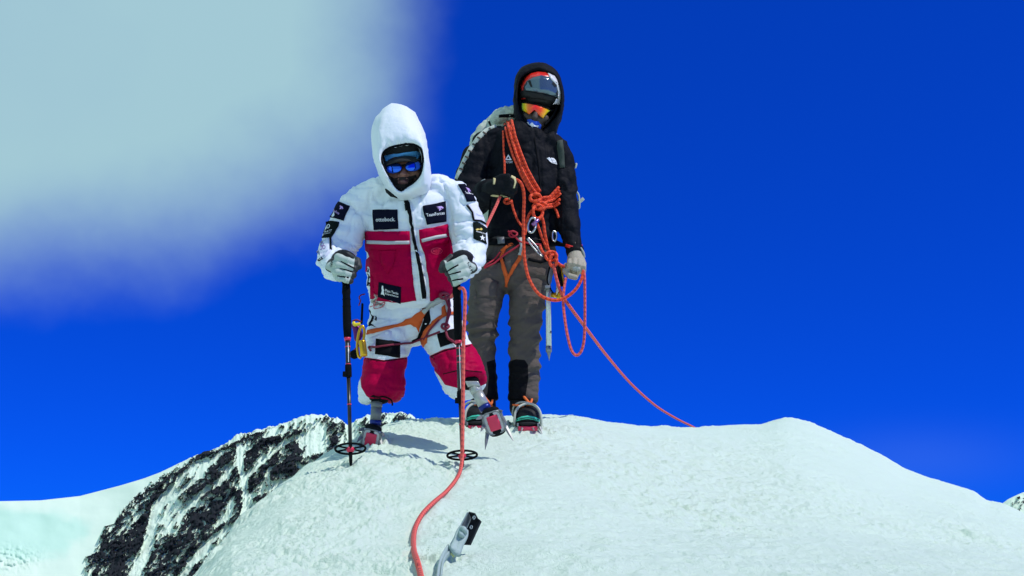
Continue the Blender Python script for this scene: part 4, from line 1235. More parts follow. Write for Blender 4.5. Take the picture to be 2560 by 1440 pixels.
# ---- prosthetic legs with crampons
def crampon_w(root, c, ax, ay, az, s=1.0):
    """frame, pink anti-balling plate and points; ax across, ay along to the toe, az out of the sole"""
    CR = root
    hw, hl = 0.036 * s, 0.044 * s
    loop = [c + ax * (hw * math.copysign(abs(math.cos(t)) ** 0.55, math.cos(t))) + ay * (hl * math.copysign(abs(math.sin(t)) ** 0.55, math.sin(t))) for t in np.linspace(0, 2 * math.pi, 29)]
    fr = [tube_geo(loop, 0.0042, 8)]
    for sx in (-1, 1):       # side lugs that rise past the foot
        fr.append(box_geo(c + ax * (hw + 0.003) * sx - az * 0.012 + ay * hl * 0.35, ax, ay, az, 0.0022, 0.012, 0.014, 0.001))
        fr.append(box_geo(c + ax * (hw + 0.003) * sx - az * 0.012 - ay * hl * 0.5, ax, ay, az, 0.0022, 0.010, 0.014, 0.001))
    obj('frame', *join(fr), STEEL, CR, False)
    obj('sole', *box_geo(c - az * 0.003, ax, ay, az, hw * 0.98, hl * 0.98, 0.006, 0.005), FRAMEG, CR, True)
    obj('anti_balling_plate', *box_geo(c + az * 0.005, ax, ay, az, hw * 0.62, hl * 0.68, 0.005, 0.0045), PINKPLATE, CR, True)
    rope('toe_bail', [c - ax * hw * 0.95 + ay * hl * 0.7, c - ax * hw * 0.8 + ay * hl * 1.05 - az * 0.03, c + ay * hl * 1.15 - az * 0.045, c + ax * hw * 0.8 + ay * hl * 1.05 - az * 0.03, c + ax * hw * 0.95 + ay * hl * 0.7], 0.0026, STEEL, CR)
    pts = []
    for sx in (-1, 1):
        for sy, ln, fo in ((0.85, 0.036, 0.7), (0.1, 0.036, 0.0), (-0.8, 0.064, -0.75)):
            pts.append((c + ax * (hw + 0.003) * sx + ay * hl * sy, az * 0.8 + ax * 0.5 * sx + ay * fo - Vector((0, 0, 0.6)), ln))
    for p, d, ln in pts:
        d = d.normalized()
        obj('point', *tube_geo([p - d * 0.008, p + d * ln * 0.5, p + d * ln], [0.0095, 0.0065, 0.0008], 5, 0.5), GUNMETAL, CR, False)
def prosthesis(name_label, top, bot, Yt, Yb, dark, c, ax, ay, az):
    a, b = at(*top, Yt), at(*bot, Yb)
    d = (b - a).normalized()
    L = (b - a).length
    EM = empty('prosthetic_leg', b)
    EM.parent = PW; EM.matrix_parent_inverse = Matrix.Translation(-PW.location)
    EM['label'] = name_label
    tm_ = GUNMETAL if dark else PYLON
    obj('socket_adapter', *box_geo(a + d * 0.008, Vector((1, 0, 0)), d.cross(Vector((1, 0, 0))).normalized(), d, 0.026, 0.024, 0.011, 0.004), tm_, EM)
    cyl('tube_clamp', a + d * 0.018, a + d * 0.045, 0.0240, 0.0228, tm_, EM, 20, ((0.8, 0.0240),))
    cyl('pylon', a + d * 0.040, b - d * L * 0.28, 0.0225, 0.0225, tm_, EM, 20)
    cyl('band', b - d * L * 0.34, b - d * L * 0.20, 0.0238, 0.0238, BLUEBAND, EM, 20)
    cyl('ankle', b - d * L * 0.22, b, 0.020, 0.016, tm_, EM, 20, ((0.5, 0.018), (0.6, 0.021), (0.75, 0.021)))
    ft = weld([ball(c - az * 0.020, 0.040, 0.030, 0.030), loft([(c - az * 0.014 - ay * 0.045, 0.036, 0.020, ax), (c - az * 0.016, 0.040, 0.022, ax), (c - az * 0.013 + ay * 0.050, 0.036, 0.016, ax)], 14), loft([(b, 0.020, 0.020), (c - az * 0.020, 0.026, 0.022)], 12)], 0.004)
    soften(ft, 3)
    link('foot', ft, GLOVE_K, EM)
    crampon_w(EM, c, ax, ay, az)
    return EM
X_ = Vector((1, 0, 0))
# leg bearing weight, toe raised a little on the hard snow
ax = Vector((0.97, 0.02, -0.22)).normalized(); az = Vector((0.10, -0.86, -0.50)).normalized(); az = (az - ax * az.dot(ax)).normalized(); ay = az.cross(ax)
if ay.z < 0: ay = -ay
prosthesis('dark grey prosthetic leg with blue band, planted in the snow', (943, 990), (937, 1080), 4.27, 4.29, True, at(927, 1099, 4.265), ax, ay, az)
# leg swung forward, sole turned to the viewer
ax = Vector((0.93, -0.10, 0.30)).normalized(); az = Vector((0.10, -0.92, -0.30)).normalized(); az = (az - ax * az.dot(ax)).normalized(); ay = az.cross(ax)
if ay.z < 0: ay = -ay
prosthesis('shiny aluminium prosthetic leg swung forward with its crampon sole showing', (1180, 956), (1224, 1042), 4.09, 4.09, False, at(1235, 1057, 4.06), ax, ay, az)
for (p0, p1) in (((929, 989), (958, 992)),):
    rope('drawcord', [at(930, 990, 4.22), at(945, 993, 4.21), at(960, 992, 4.22), at(978, 1000, 4.22), at(981, 1014, 4.22)], 0.0035, BLACK, TROU)
opening_dark = lp([(944, 990, 4.27, 31, 0.05), (943, 1001, 4.265, 28, 0.045)], 18, capk=0.2)
obj('leg_opening_shade', *opening_dark, BLACK, TROU)  # black plug painting the shade inside the hollow trouser leg
opening_dark = lp([(1172, 950, 4.15, 26, 0.035), (1176, 960, 4.13, 24, 0.030)], 18, capk=0.2)
obj('leg_opening_shade', *opening_dark, BLACK, TROU)  # same black plug for the shaded hollow of the raised leg

# ---- harness of the person in white
K = ['wt', 'wj']
HW = empty('harness', at(1035, 770, 4.25)); HW.parent = PW; HW.matrix_parent_inverse = Matrix.Translation(-PW.location)
drape('leg_loop', [(914, 826), (950, 820), (1000, 808), (1036, 788), (1062, 771), (1067, 780), (1054, 804), (1046, 830), (1040, 818), (1026, 809), (1000, 816), (950, 829), (918, 837)], ['wt'], 0.006, HARN_O, HW)
drape('leg_loop', [(1104, 768), (1112, 762), (1116, 783), (1138, 779), (1137, 787), (1112, 791), (1088, 810), (1070, 834), (1068, 858), (1060, 868), (1052, 850), (1061, 828), (1082, 804), (1104, 788)], ['wt'], 0.006, HARN_O, HW)
drape('belay_loop', ribbon([(1058, 782), (1078, 760), (1108, 744), (1120, 738)], 11), K, 0.012, HARN_G, HW)
drape('waist_belt', ribbon([(915, 742), (920, 752), (960, 764)], 7), K, 0.008, HARN_G, HW)
def on(keys, px, py, off, Y=None):
    h, n = hit(px, py, keys, Y)
    return h + Vector((0, -1, 0)) * off
def along(keys, line, off, Y=None, step=12):
    return [on(keys, p[0], p[1], off, Y) for p in resample([Vector((q[0], q[1], 0)) for q in line], step)]
KW = ['wt', 'wj']
CW = empty('accessory_cord', at(1118, 740, 4.15))
tag(CW, 'thin maroon cord knotted at the hip and strung across the white thighs', 'cord')
rope('strand', along(KW, [(905, 868), (940, 868), (985, 862), (1030, 858), (1070, 842), (1100, 830)], 0.008), 0.0042, CORD_M, CW)
rope('strand', along(KW, [(1122, 738), (1124, 765), (1120, 790), (1114, 822), (1120, 845), (1142, 862)], 0.012), 0.0055, CORD_M, CW)
rope('strand', along(KW, [(1112, 736), (1118, 756), (1126, 780), (1116, 812)], 0.018), 0.0055, CORD_M, CW)
rope('knot', [on(KW, 1114 + 9 * math.cos(t), 818 + 6 * math.sin(t), 0.018 + 0.006 * math.sin(2 * t)) for t in np.linspace(0, 12, 14)], 0.0052, CORD_M, CW)
rope('knot', [on(KW, 1112 + 11 * math.cos(t), 742 + 7 * math.sin(t), 0.022 + 0.006 * math.sin(2 * t)) for t in np.linspace(0, 12, 14)], 0.006, CORD_M, CW)
rope('strand', along(KW, [(1098, 800), (1075, 825), (1060, 850)], 0.010), 0.004, CORD_M, CW)
# thin pink cord loops at the waist
CP2 = tag(empty('accessory_cord', at(910, 750, 4.2)), 'thin pink cord looped over the white hip beside the hem badge', 'cord')
PINKC = M_('pink_thin_cord', (0.55, 0.16, 0.20, 1), rough=0.7)
rope('loop', along(KW, [(918, 744), (916, 765), (935, 771), (955, 768), (962, 757), (945, 762), (925, 768)], 0.006), 0.0022, PINKC, CP2)
rope('loop', along(KW, [(908, 742), (918, 752), (935, 752), (936, 764), (915, 768)], 0.008), 0.0022, PINKC, CP2)
rope('tail', [at(912, 735, 4.2), at(902, 738, 4.18), at(898, 744, 4.18), at(901, 752, 4.18), at(897, 764, 4.18)], 0.0028, CORD_M, CP2)

# ---- gear hanging at the hip
G0 = tag(empty('carabiner', at(905, 860, 4.2)), 'gold locking carabiner hanging beside the left trekking pole', 'carabiner')
cyl('sleeve', at(905, 851, 4.16), at(910, 891, 4.16), 0.0135, 0.0135, GOLD, G0, 18, ((0.1, 0.015), (0.9, 0.015)))
rope('body', [at(903, 895, 4.17), at(896, 889, 4.17), at(893, 860, 4.17), at(898, 828, 4.17), at(906, 815, 4.17), at(911, 830, 4.17), at(908, 852, 4.17)], 0.0058, GOLD, G0)
G1 = tag(empty('belay_device', at(890, 830, 4.2)), 'purple belay device with yellow lever hanging at the hip', 'belay device')
PURP = M_('purple_anodised_metal', (0.12, 0.010, 0.14, 1), rough=0.35, metal=0.6)
YEL = M_('yellow_plastic', (0.80, 0.62, 0.02, 1), rough=0.4)
dv = weld([loft([(at(884, 812, 4.19), 0.012, 0.012), (at(892, 822, 4.19), 0.018, 0.014), (at(896, 838, 4.19), 0.020, 0.014), (at(893, 850, 4.19), 0.014, 0.012)], 14)], 0.003)
soften(dv, 2); link('plate', dv, PURP, G1)
rope('lever', [at(884, 806, 4.175), at(887, 812, 4.17), at(892, 811, 4.17), at(901, 810, 4.17)], [0.004, 0.007, 0.006, 0.003][1], YEL, G1)
rope('keeper', [at(882, 803, 4.19), at(892, 800, 4.18), at(902, 805, 4.19)], 0.004, CORD_M, G1)
G2 = tag(empty('pulley', at(886, 885, 4.2)), 'small black pulley hanging under the gold carabiner', 'pulley')
for k, (yo) in enumerate((0, 1)):
    V, Fc = [], []
    c_ = at(886, 886, 4.19 + 0.012 * yo)
    o = obj('side_plate', *tube_geo([c_ + Vector((0, -0.004, 0)), c_ + Vector((0, -0.003, 0)), c_ + Vector((0, 0.003, 0))], [0.016, 0.019, 0.019], 18), BLACK, G2)
obj('wheel', *tube_geo([at(886, 886, 4.193), at(886, 886, 4.199)], [0.013, 0.013], 18), ALU, G2)
rope('attachment', [at(887, 874, 4.19), at(893, 868, 4.18), at(898, 864, 4.18)], 0.004, CORD_M, G2)
rope('side_strap', [at(906, 760, 4.26), at(905, 785, 4.22), at(904, 808, 4.19)], 0.005, BLACK, HW)

# ---- trekking poles
def pole(label, line, Ys, band, lock, ring_at, basket, grip_top):
    """line: (px, py) from grip to tip"""
    tip = at(line[-1][0], line[-1][1], Ys[1])
    PO = empty('trekking_pole', tip)
    tag(PO, label, 'trekking pole')
    def q(py):
        t = (py - line[0][1]) / (line[-1][1] - line[0][1])
        return at(line[0][0] + (line[-1][0] - line[0][0]) * t, py, Ys[0] + (Ys[1] - Ys[0]) * t)
    cyl('grip', q(grip_top), q(712), 0.0165, 0.0150, FOAM_K, PO, 16, ((0.2, 0.0175), (0.5, 0.0160), (0.8, 0.0175)))
    cyl('grip_extension', q(712), q(band - 4), 0.0150, 0.0140, FOAM_K, PO, 16, ((0.15, 0.0172), (0.2, 0.0150), (0.55, 0.0165), (0.8, 0.0165)))
    for k in range(5):
        y0 = 730 + k * 18
        o = obj('grip_groove', *tube_geo([q(y0), q(y0 + 1.2)], [0.0170, 0.0170], 14), BLACK, PO)
    cyl('upper_band', q(band - 5), q(band + 4), 0.0135, 0.0115, POLE_R, PO, 14)
    cyl('shaft', q(band), q(lock), 0.0098, 0.0098, POLE_K, PO, 14)
    cyl('lock', q(lock - 30), q(lock), 0.0120, 0.0125, FOAM_K, PO, 14, ((0.3, 0.0128), (0.9, 0.0128)))
    lv = box_geo(q(lock - 6) + Vector((-0.013, -0.006, 0)), X_, Vector((0, 1, 0)), Vector((0, 0, 1)), 0.007, 0.009, 0.010, 0.002)
    obj('lock_lever', *lv, FOAM_K, PO)
    cyl('lower_shaft', q(lock), q(basket + 6), 0.0078, 0.0068, POLE_K, PO, 14)
    for k, yy in enumerate(ring_at):
        cyl('stripe', q(yy), q(yy + 2.5), 0.0102 if yy < lock else 0.0082, 0.0102 if yy < lock else 0.0082, POLE_R, PO, 14)
    cyl('decal_line', q(band + 10) + Vector((0.003, -0.0094, 0)), q(lock - 36) + Vector((0.003, -0.0094, 0)), 0.0012, 0.0012, INKW, PO, 6)
    c = q(basket); d = (q(basket + 20) - q(basket - 20)).normalized()
    s1 = d.orthogonal().normalized(); s1 = (X_ - d * X_.dot(d)).normalized(); s2 = d.cross(s1)
    s2 = (s2 - d * 0.20).normalized()
    rr = 0.055
    ringp = [c + s1 * rr * math.cos(t) + s2 * rr * math.sin(t) for t in np.linspace(0, 2 * math.pi, 37)]
    B = obj('basket', *tube_geo(ringp, 0.0042, 8), FOAM_K, PO)
    obj('basket_hub', *tube_geo([c - d * 0.006, c, c + d * 0.012], [0.011, 0.017, 0.012], 14), POLE_R, B)
    for k in range(6):
        t = k * math.pi / 3 + 0.3
        obj('basket_spoke', *tube_geo([c, c + (s1 * math.cos(t) + s2 * math.sin(t)) * rr], 0.0036, 6), FOAM_K, B)
    cyl('tip', q(basket + 4), tip, 0.0075, 0.0030, STEEL if False else FOAM_K, PO, 12, ((0.75, 0.0062),))
    return q
pl_t, pr_t = ground_hit(877, 1164), ground_hit(1156, 1168)
qL = pole('black trekking pole in the hand nearer the rocky mountain', [(864, 660), (877.2, 1166)], (3.93, pl_t.y), 848, 942, (866, 910, 930, 1010), 1122, 655)
qR = pole('black trekking pole standing beside the hanging coral rope', [(1140, 668), (1156.5, 1170)], (3.93, pr_t.y), 855, 1008, (870, 890, 905, 1060), 1138, 660)

# ---- rope from the harness down past the pole and over the snow towards the camera
RP = tag(empty('climbing_rope', ground_hit(1155, 1165)), 'coral rope hanging beside the right pole and snaking down the snow', 'rope')
snow_line = [(1150, 1185), (1138, 1208), (1115, 1236), (1085, 1262), (1058, 1290), (1041, 1320), (1034, 1350), (1035, 1385), (1043, 1412), (1050, 1440), (1058, 1480), (1066, 1530)]
pts = [at(1128, 742, 4.10), at(1140, 728, 3.95), at(1153, 720, 3.905), at(1162, 732, 3.895), at(1162, 780, 3.89), at(1159, 850, 3.88), at(1158, 950, 3.87), at(1157, 1050, 3.85), at(1156, 1110, 3.83), at(1155, 1150, 3.82)]
for p in snow_line:
    g = ground_hit(*p)
    pts.append(g + Vector((0, -0.002, 0.008)))
rope('rope', pts, 0.0070, ROPE_P, RP, 10, 10)

# ================================================================== PERSON IN THE BLACK JACKET
YB = 4.9
SHELL = M_('black_shell_nylon', (0.0050, 0.0060, 0.0095, 1), rough=0.7, spec=0.10, bump=0.4, bscale=45, var=0.2, vscale=12, crease=0.5, cscale=7)
PANT = M_('grey_brown_softshell', (0.108, 0.090, 0.078, 1), rough=0.8, spec=0.05, bump=0.5, bscale=70, var=0.18, vscale=14)
GAITER = M_('black_reinforced_cuff', (0.008, 0.008, 0.010, 1), rough=0.7, spec=0.15, bump=0.3, bscale=200)
BUFF = M_('royal_blue_neck_tube', (0.015, 0.09, 0.62, 1), rough=0.8)
TANL = M_('tan_glove_leather', (0.38, 0.34, 0.26, 1), rough=0.7, bump=0.4, bscale=160, var=0.15, vscale=40)
TRIM_Y = M_('pale_yellow_leather_trim', (0.60, 0.52, 0.26, 1), rough=0.7, bump=0.3, bscale=200)
TRIM_G = M_('grey_cuff_trim', (0.30, 0.33, 0.32, 1), rough=0.7)
HELM_R = M_('red_helmet_shell', (0.75, 0.025, 0.015, 1), rough=0.3, coat=0.3)
HELM_W = M_('white_helmet_shell', (0.78, 0.76, 0.78, 1), rough=0.3, coat=0.3)
HELM_K = M_('black_helmet_rim', (0.010, 0.010, 0.011, 1), rough=0.5, spec=0.25)
VISOR = M_('smoky_blue_visor', (0.10, 0.155, 0.19, 1), rough=0.14, metal=0.5, coat=0.4)
LINERSKIN = M_('dark_skin_and_liner', (0.060, 0.038, 0.030, 1), rough=0.6, bump=0.3, bscale=120)  # one dark tone for face and balaclava
MINT = M_('mint_boot_rand_stripe', (0.06, 0.60, 0.42, 1), rough=0.45)
BOOTM = M_('black_mountain_boot', (0.010, 0.011, 0.013, 1), rough=0.6, spec=0.25, bump=0.5, bscale=120)
BAIL = M_('pale_toe_bail', (0.52, 0.54, 0.46, 1), rough=0.45)
LACE = M_('orange_lace', (0.80, 0.16, 0.03, 1), rough=0.7)
fb = ground_hit(1265, 1066)
PB = empty('person', fb)
tag(PB, 'person standing in black hooded jacket and grey trousers with helmet and orange mirrored glasses', 'person')

# ---- body
hb = 4.80
def bp_(px, py, dy=0.0): return at(px, py, hb + dy)
rollb = Matrix.Rotation(R(-8), 3, 'Y') @ Matrix.Rotation(R(-8), 3, 'X')
body = weld([
    ball(bp_(1346, 245, 0.10), 0.076, 0.098, 0.115, rollb), ball(bp_(1338, 300, 0.065), 0.055, 0.062, 0.060, rollb), ball(bp_(1334, 322, 0.045), 0.026, 0.026, 0.022, rollb),
    loft([(bp_(1341, 272, 0.012), 0.010, 0.012), (bp_(1339, 286, -0.008), 0.013, 0.016), (bp_(1337, 294, -0.012), 0.016, 0.016), (bp_(1336, 298, 0.0), 0.012, 0.012)], 14),
    ball(bp_(1318, 291, 0.045), 0.028, 0.030, 0.026), ball(bp_(1360, 298, 0.045), 0.028, 0.030, 0.026),
    ball(bp_(1333, 306, 0.012), 0.022, 0.016, 0.009), ball(bp_(1332, 313, 0.014), 0.020, 0.016, 0.009),
    lp([(1335, 290, 4.88, 30, 0.055), (1328, 350, 4.90, 32, 0.06), (1318, 380, 4.92, 74, 0.08), (1310, 450, 4.92, 72, 0.09), (1305, 560, 4.92, 66, 0.09), (1300, 640, 4.92, 72, 0.10)]),
    lp([(1235, 360, 4.90, 26), (1188, 430, 4.88, 24), (1178, 500, 4.84, 22), (1215, 482, 4.70, 17), (1240, 470, 4.62, 15)]),
    lp([(1388, 365, 4.90, 26), (1412, 470, 4.88, 23), (1425, 580, 4.82, 19), (1440, 645, 4.74, 14)]),
    lp([(1245, 650, 4.92, 34), (1214, 770, 4.90, 28), (1208, 860, 4.92, 23), (1212, 1010, 4.95, 19)]),
    lp([(1330, 650, 4.92, 34), (1318, 770, 4.90, 28), (1312, 860, 4.92, 23), (1308, 1010, 4.92, 19)])], 0.0045)
soften(body, 3)
bvh('bb', body)
BODY_B = link('body', body, LINERSKIN, PB)
drape('neck_tube', [(1313, 301), (1325, 298), (1345, 304), (1352, 312), (1350, 325), (1340, 336), (1328, 336), (1318, 322)], ['bb'], 0.006, BUFF, PB, thick=0.004, grid=5, step=4)
poly_mark([(0, 1), (.5, .85), (1, .55), (.8, 0), (.62, .35), (.45, .1), (.35, .45), (.12, .3)], [(1315, 303), (1347, 309), (1346, 317), (1318, 316)], ['bb'], 0.009, INKW, PB)

# ---- trousers with bunched folds
def leg_folds(px, py, P, N):
    cx_ = np.where(px < 1263, 1210, 1313)
    u = (px - cx_) / 40.0
    knee = np.exp(-((py - 835) / 75.0) ** 2)
    low = np.exp(-((py - 945) / 60.0) ** 2) * 0.5
    hip = np.exp(-((py - 690) / 60.0) ** 2) * 0.45
    z5 = P[:, 1] * 7
    w1_ = 3.4 * vnoise(px * 0.010, py * 0.020, P[:, 1] * 3, seed=81) + 0.8 * vnoise(px * 0.05, py * 0.05, z5, seed=85)
    ph = py * 0.19 + u * np.where(px < 1263, -2.0, 2.4) * vnoise(py * 0.013, px * 0.003, seed=87) + w1_
    env = np.clip(0.45 + 1.1 * vnoise(px * 0.035, py * 0.03, P[:, 1] * 8, seed=82), 0, 1.4)
    saw = np.mod(ph / 6.283, 1.0)
    f = np.where(saw < 0.7, saw / 0.7, (1 - saw) / 0.3) * env
    ph2 = py * 0.10 + u * 1.6 + 3.5 * vnoise(px * 0.02, py * 0.02, P[:, 1] * 5, seed=83)
    f2 = (1 - np.abs(np.sin(ph2))) ** 2
    return 0.024 * (f - 0.2) * (knee + 0.8 * low + 0.25 * hip) + 0.008 * (f2 - 0.3) * (0.25 + 0.6 * knee)
pants = weld([
    lp([(1303, 580, YB, 90, 0.125), (1300, 635, YB, 97, 0.14), (1291, 690, YB, 94, 0.135)]),
    lp([(1228, 670, YB, 54, 0.125), (1220, 715, YB, 48, 0.115), (1212, 770, 4.88, 43, 0.10), (1206, 825, 4.90, 36, 0.088), (1206, 880, 4.92, 35, 0.085), (1210, 940, 4.93, 34, 0.082), (1212, 1000, 4.94, 34, 0.082)], sup=2.2, capk=0.1),
    lp([(1322, 670, YB, 54, 0.125), (1321, 715, YB, 50, 0.115), (1315, 770, 4.88, 45, 0.105), (1312, 825, 4.88, 40, 0.092), (1311, 880, 4.90, 40, 0.088), (1310, 940, 4.91, 41, 0.088), (1308, 1004, 4.91, 39, 0.086)], sup=2.2, capk=0.1)], 0.0058)
soften(pants, 5)
puff(pants, 0.004, 0.03, 0.05, 91, [[(1180, 700), (1215, 690), (1250, 705)], [(1290, 700), (1330, 690), (1365, 700)], [(1190, 640), (1196, 700), (1190, 760)]], 0.006, 3.0, leg_folds)
soften(pants, 1, 0.4)
P = arr(pants); qx, qy = project(P)
dk = np.full(len(P), -20.0)
for poly in ([(1268, 905), (1290, 898), (1312, 900), (1320, 912), (1321, 945), (1314, 990), (1312, 1020), (1260, 1020), (1262, 950)], [(1216, 905), (1250, 895), (1252, 1020), (1190, 1020), (1218, 985), (1222, 940)]):
    d = seg_dist(qx, qy, poly + poly[:1])
    dk = np.maximum(dk, np.where(inside(qx, qy, poly), d, -d))
attr(pants, 'dark', np.clip(dk, -20, 20))
bvh('bt', pants)
PM = Mat('grey_trousers_with_black_cuffs', (0.06, 0.05, 0.05, 1), rough=0.8, spec=0.08, bump=0.4, bscale=70, stretch=(0.6, 0.6, 1.7), crease=0.3, cscale=9)
pa = PM.n.new('ShaderNodeAttribute'); pa.attribute_name = 'dark'
pm = PM.n.new('ShaderNodeMapRange'); pm.inputs['From Min'].default_value = -0.6; pm.inputs['From Max'].default_value = 0.6
PM.l.new(pa.outputs['Fac'], pm.inputs['Value'])
pv = PM.n.new('ShaderNodeMix'); pv.data_type = 'RGBA'; PM.l.new(PM.noise(14, 5), pv.inputs['Factor'])
pv.inputs[6].default_value = (0.098, 0.081, 0.070, 1); pv.inputs[7].default_value = (0.112, 0.093, 0.081, 1)
px_ = PM.n.new('ShaderNodeMix'); px_.data_type = 'RGBA'; PM.l.new(pm.outputs[0], px_.inputs['Factor'])
PM.l.new(pv.outputs[2], px_.inputs[6]); px_.inputs[7].default_value = (0.006, 0.006, 0.008, 1)
PM.l.new(px_.outputs[2], PM.b.inputs['Base Color'])
TRB = link('trousers', pants, PM.m, PB)
drape('thigh_pocket', [(1185, 705), (1225, 696), (1245, 705), (1240, 745), (1195, 742)], ['bt'], 0.004, PANT, TRB, thick=0.006)

# ---- boots and crampons
def boot(label, toe, ank, Y, w):
    B = empty('boot', at(toe[0], toe[1] + 28, Y)); B.parent = PB; B.matrix_parent_inverse = Matrix.Translation(-PB.location)
    B['label'] = label
    u = weld([loft([(at(ank[0], ank[1], Y + 0.12), 0.060, 0.065, X_), (at(ank[0], ank[1] + 26, Y + 0.11), 0.064, 0.075, X_), (at(toe[0], toe[1] + 6, Y + 0.08), 0.064, 0.070, X_)], 20),
              loft([(at(ank[0], toe[1] + 18, Y + 0.22), 0.045, 0.040, X_), (at(ank[0] * 0.5 + toe[0] * 0.5, toe[1] + 10, Y + 0.12), 0.056, 0.056, X_), (at(toe[0], toe[1] + 8, Y + 0.03), 0.062, 0.052, X_), (at(toe[0], toe[1] + 12, Y - 0.025), 0.052, 0.040, X_)], 20, 2.4)], 0.005)
    soften(u, 4)
    key = 'boot%d' % int(toe[0]); bvh(key, u)
    link('upper', u, BOOTM, B)
    x, y = toe
    drape('rand_stripe', [(x - 30, y + 16), (x - 15, y + 9), (x, y + 7), (x + 15, y + 9), (x + 31, y + 17), (x + 31, y + 24), (x + 14, y + 17), (x, y + 15.5), (x - 14, y + 17), (x - 30, y + 23)], [key], 0.003, MINT, B, grid=6, step=4)
    drape('stripe_groove', ribbon([(x - 26, y + 16), (x, y + 11.5), (x + 27, y + 17.5)], 1.6), [key], 0.0045, BOOTM, B, thick=0.001)
    so = loft([(at(x, y + 29, Y + 0.20), 0.048, 0.010, X_), (at(x, y + 29.5, Y + 0.06), 0.062, 0.011, X_), (at(x, y + 29, Y - 0.03), 0.056, 0.011, X_), (at(x, y + 27, Y - 0.055), 0.040, 0.008, X_)], 20)
    obj('sole', *so, BOOTM, B)
    bail = [at(x - 31, y + 33, Y - 0.01), at(x - 33, y + 18, Y - 0.03), at(x - 30, y - 2, Y - 0.03), at(x - 20, y - 16, Y - 0.02), at(x, y - 23, Y - 0.01), at(x + 20, y - 17, Y - 0.02), at(x + 31, y - 2, Y - 0.03), at(x + 34, y + 18, Y - 0.03), at(x + 33, y + 33, Y - 0.01)]
    rope('toe_bail', bail, 0.0062, BAIL, B)
    rope('heel_strap', [at(x - 38, y + 4, Y + 0.05), at(x - 34, y - 16, Y + 0.03), at(x - 18, y - 26, Y + 0.01), at(x + 2, y - 24, Y + 0.0), at(x + 20, y - 18, Y + 0.02)], 0.0050, BAIL, B)
    obj('anti_balling_plate', *box_geo(at(x, y + 36, Y + 0.00), X_, Vector((0, 0.98, 0.2)).normalized(), Vector((0, -0.2, 0.98)).normalized(), 0.044, 0.055, 0.010, 0.004), PINKPLATE, B)
    for sx in (-1, 1):
        obj('frame_rail', *box_geo(at(x + 25 * sx, y + 34.5, Y + 0.03), X_, Vector((0, 1, 0)), Vector((0, 0, 1)), 0.004, 0.10, 0.007, 0.001), STEEL, B)
        for (dx, yo, fw, ln) in ((30, -0.02, -0.6, 0.046), (32, 0.03, -0.1, 0.034), (12, -0.045, -1.1, 0.040)):
            p0 = at(x + dx * sx, y + 35, Y + yo)
            d = Vector((0.25 * sx, fw, -0.75)).normalized()
            obj('point', *tube_geo([p0 - d * 0.01, p0 + d * ln * 0.5, p0 + d * ln], [0.0085, 0.0055, 0.0006], 5, 0.5), STEEL, B, False)
    # laces and tongue
    rope('lace', [at(ank[0] + 4, ank[1] + 2, Y + 0.03), at(ank[0] + 14, ank[1] + 14, Y + 0.01), at(ank[0] + 22, ank[1] + 24, Y + 0.02)], 0.0065, LACE, B)
    rope('lace', [at(ank[0] + 24, ank[1] + 8, Y + 0.03), at(ank[0] + 20, ank[1] + 18, Y + 0.01), at(ank[0] + 8, ank[1] + 28, Y + 0.02)], 0.0055, LACE, B)
    rope('lace', [at(ank[0] - 24, ank[1] + 22, Y + 0.02), at(ank[0] - 10, ank[1] + 24, Y + 0.0), at(ank[0] + 4, ank[1] + 26, Y + 0.0)], 0.0045, LACE, B)
    return B
boot('black boot with mint stripe partly behind the raised crampon', (1195, 1030), (1208, 992), 4.82, 40)
boot('black boot with mint stripe and orange laces, nearer the open sky', (1319, 1032), (1306, 990), 4.80, 40)

# ---- jacket
def jk_extra(px, py, P, N):
    slv = np.clip((px - 1395) / 15, 0, 1) + np.clip((1215 - px) / 15, 0, 1)
    return 0.005 * slv * np.sin(py * 0.10 + 4.0 * vnoise(px * 0.03, py * 0.03, seed=19)) * (0.5 + vnoise(px * 0.02, py * 0.02, seed=29)) + 0.004 * np.sin((px * 0.8 + py * 0.55) * 0.085 + 2.5 * vnoise(px * 0.015, py * 0.015, seed=18)) * (1 - slv.clip(0, 1))
jacket = weld([
    lp([(1338, 322, 4.86, 48, 0.085), (1322, 345, 4.88, 84, 0.115), (1312, 380, 4.90, 98, 0.135), (1310, 450, 4.91, 96, 0.15), (1307, 530, 4.91, 92, 0.148), (1303, 590, 4.91, 94, 0.145), (1302, 612, 4.91, 94, 0.140)], sup=2.2, capk=0.15),
    lp([(1262, 342, 4.90, 36, 0.085), (1218, 362, 4.90, 42, 0.085), (1190, 408, 4.89, 46), (1180, 455, 4.88, 43), (1180, 500, 4.83, 40), (1196, 506, 4.76, 37), (1215, 490, 4.68, 33), (1228, 480, 4.63, 30)]),
    lp([(1365, 348, 4.89, 34, 0.085), (1390, 372, 4.90, 40, 0.085), (1402, 420, 4.90, 41), (1408, 480, 4.88, 38), (1416, 545, 4.85, 33), (1427, 595, 4.81, 28), (1437, 628, 4.77, 23)], capk=0.2)], 0.0065)
soften(jacket, 5)
puff(jacket, 0.009, 0.022, 0.022, 111, [[(1365, 350), (1372, 400), (1395, 470), (1402, 560)], [(1240, 340), (1225, 400), (1218, 470)], [(1345, 345), (1352, 420), (1356, 500), (1350, 590)]], 0.006, 2.5, jk_extra)
soften(jacket, 1, 0.4)
bvh('bj', jacket)
JB = link('jacket', jacket, SHELL, PB)
K = ['bj']
drape('zip', ribbon([(1336, 345), (1345, 400), (1350, 450), (1350, 540), (1346, 600)], 3.0), K, 0.003, BLACK, JB)
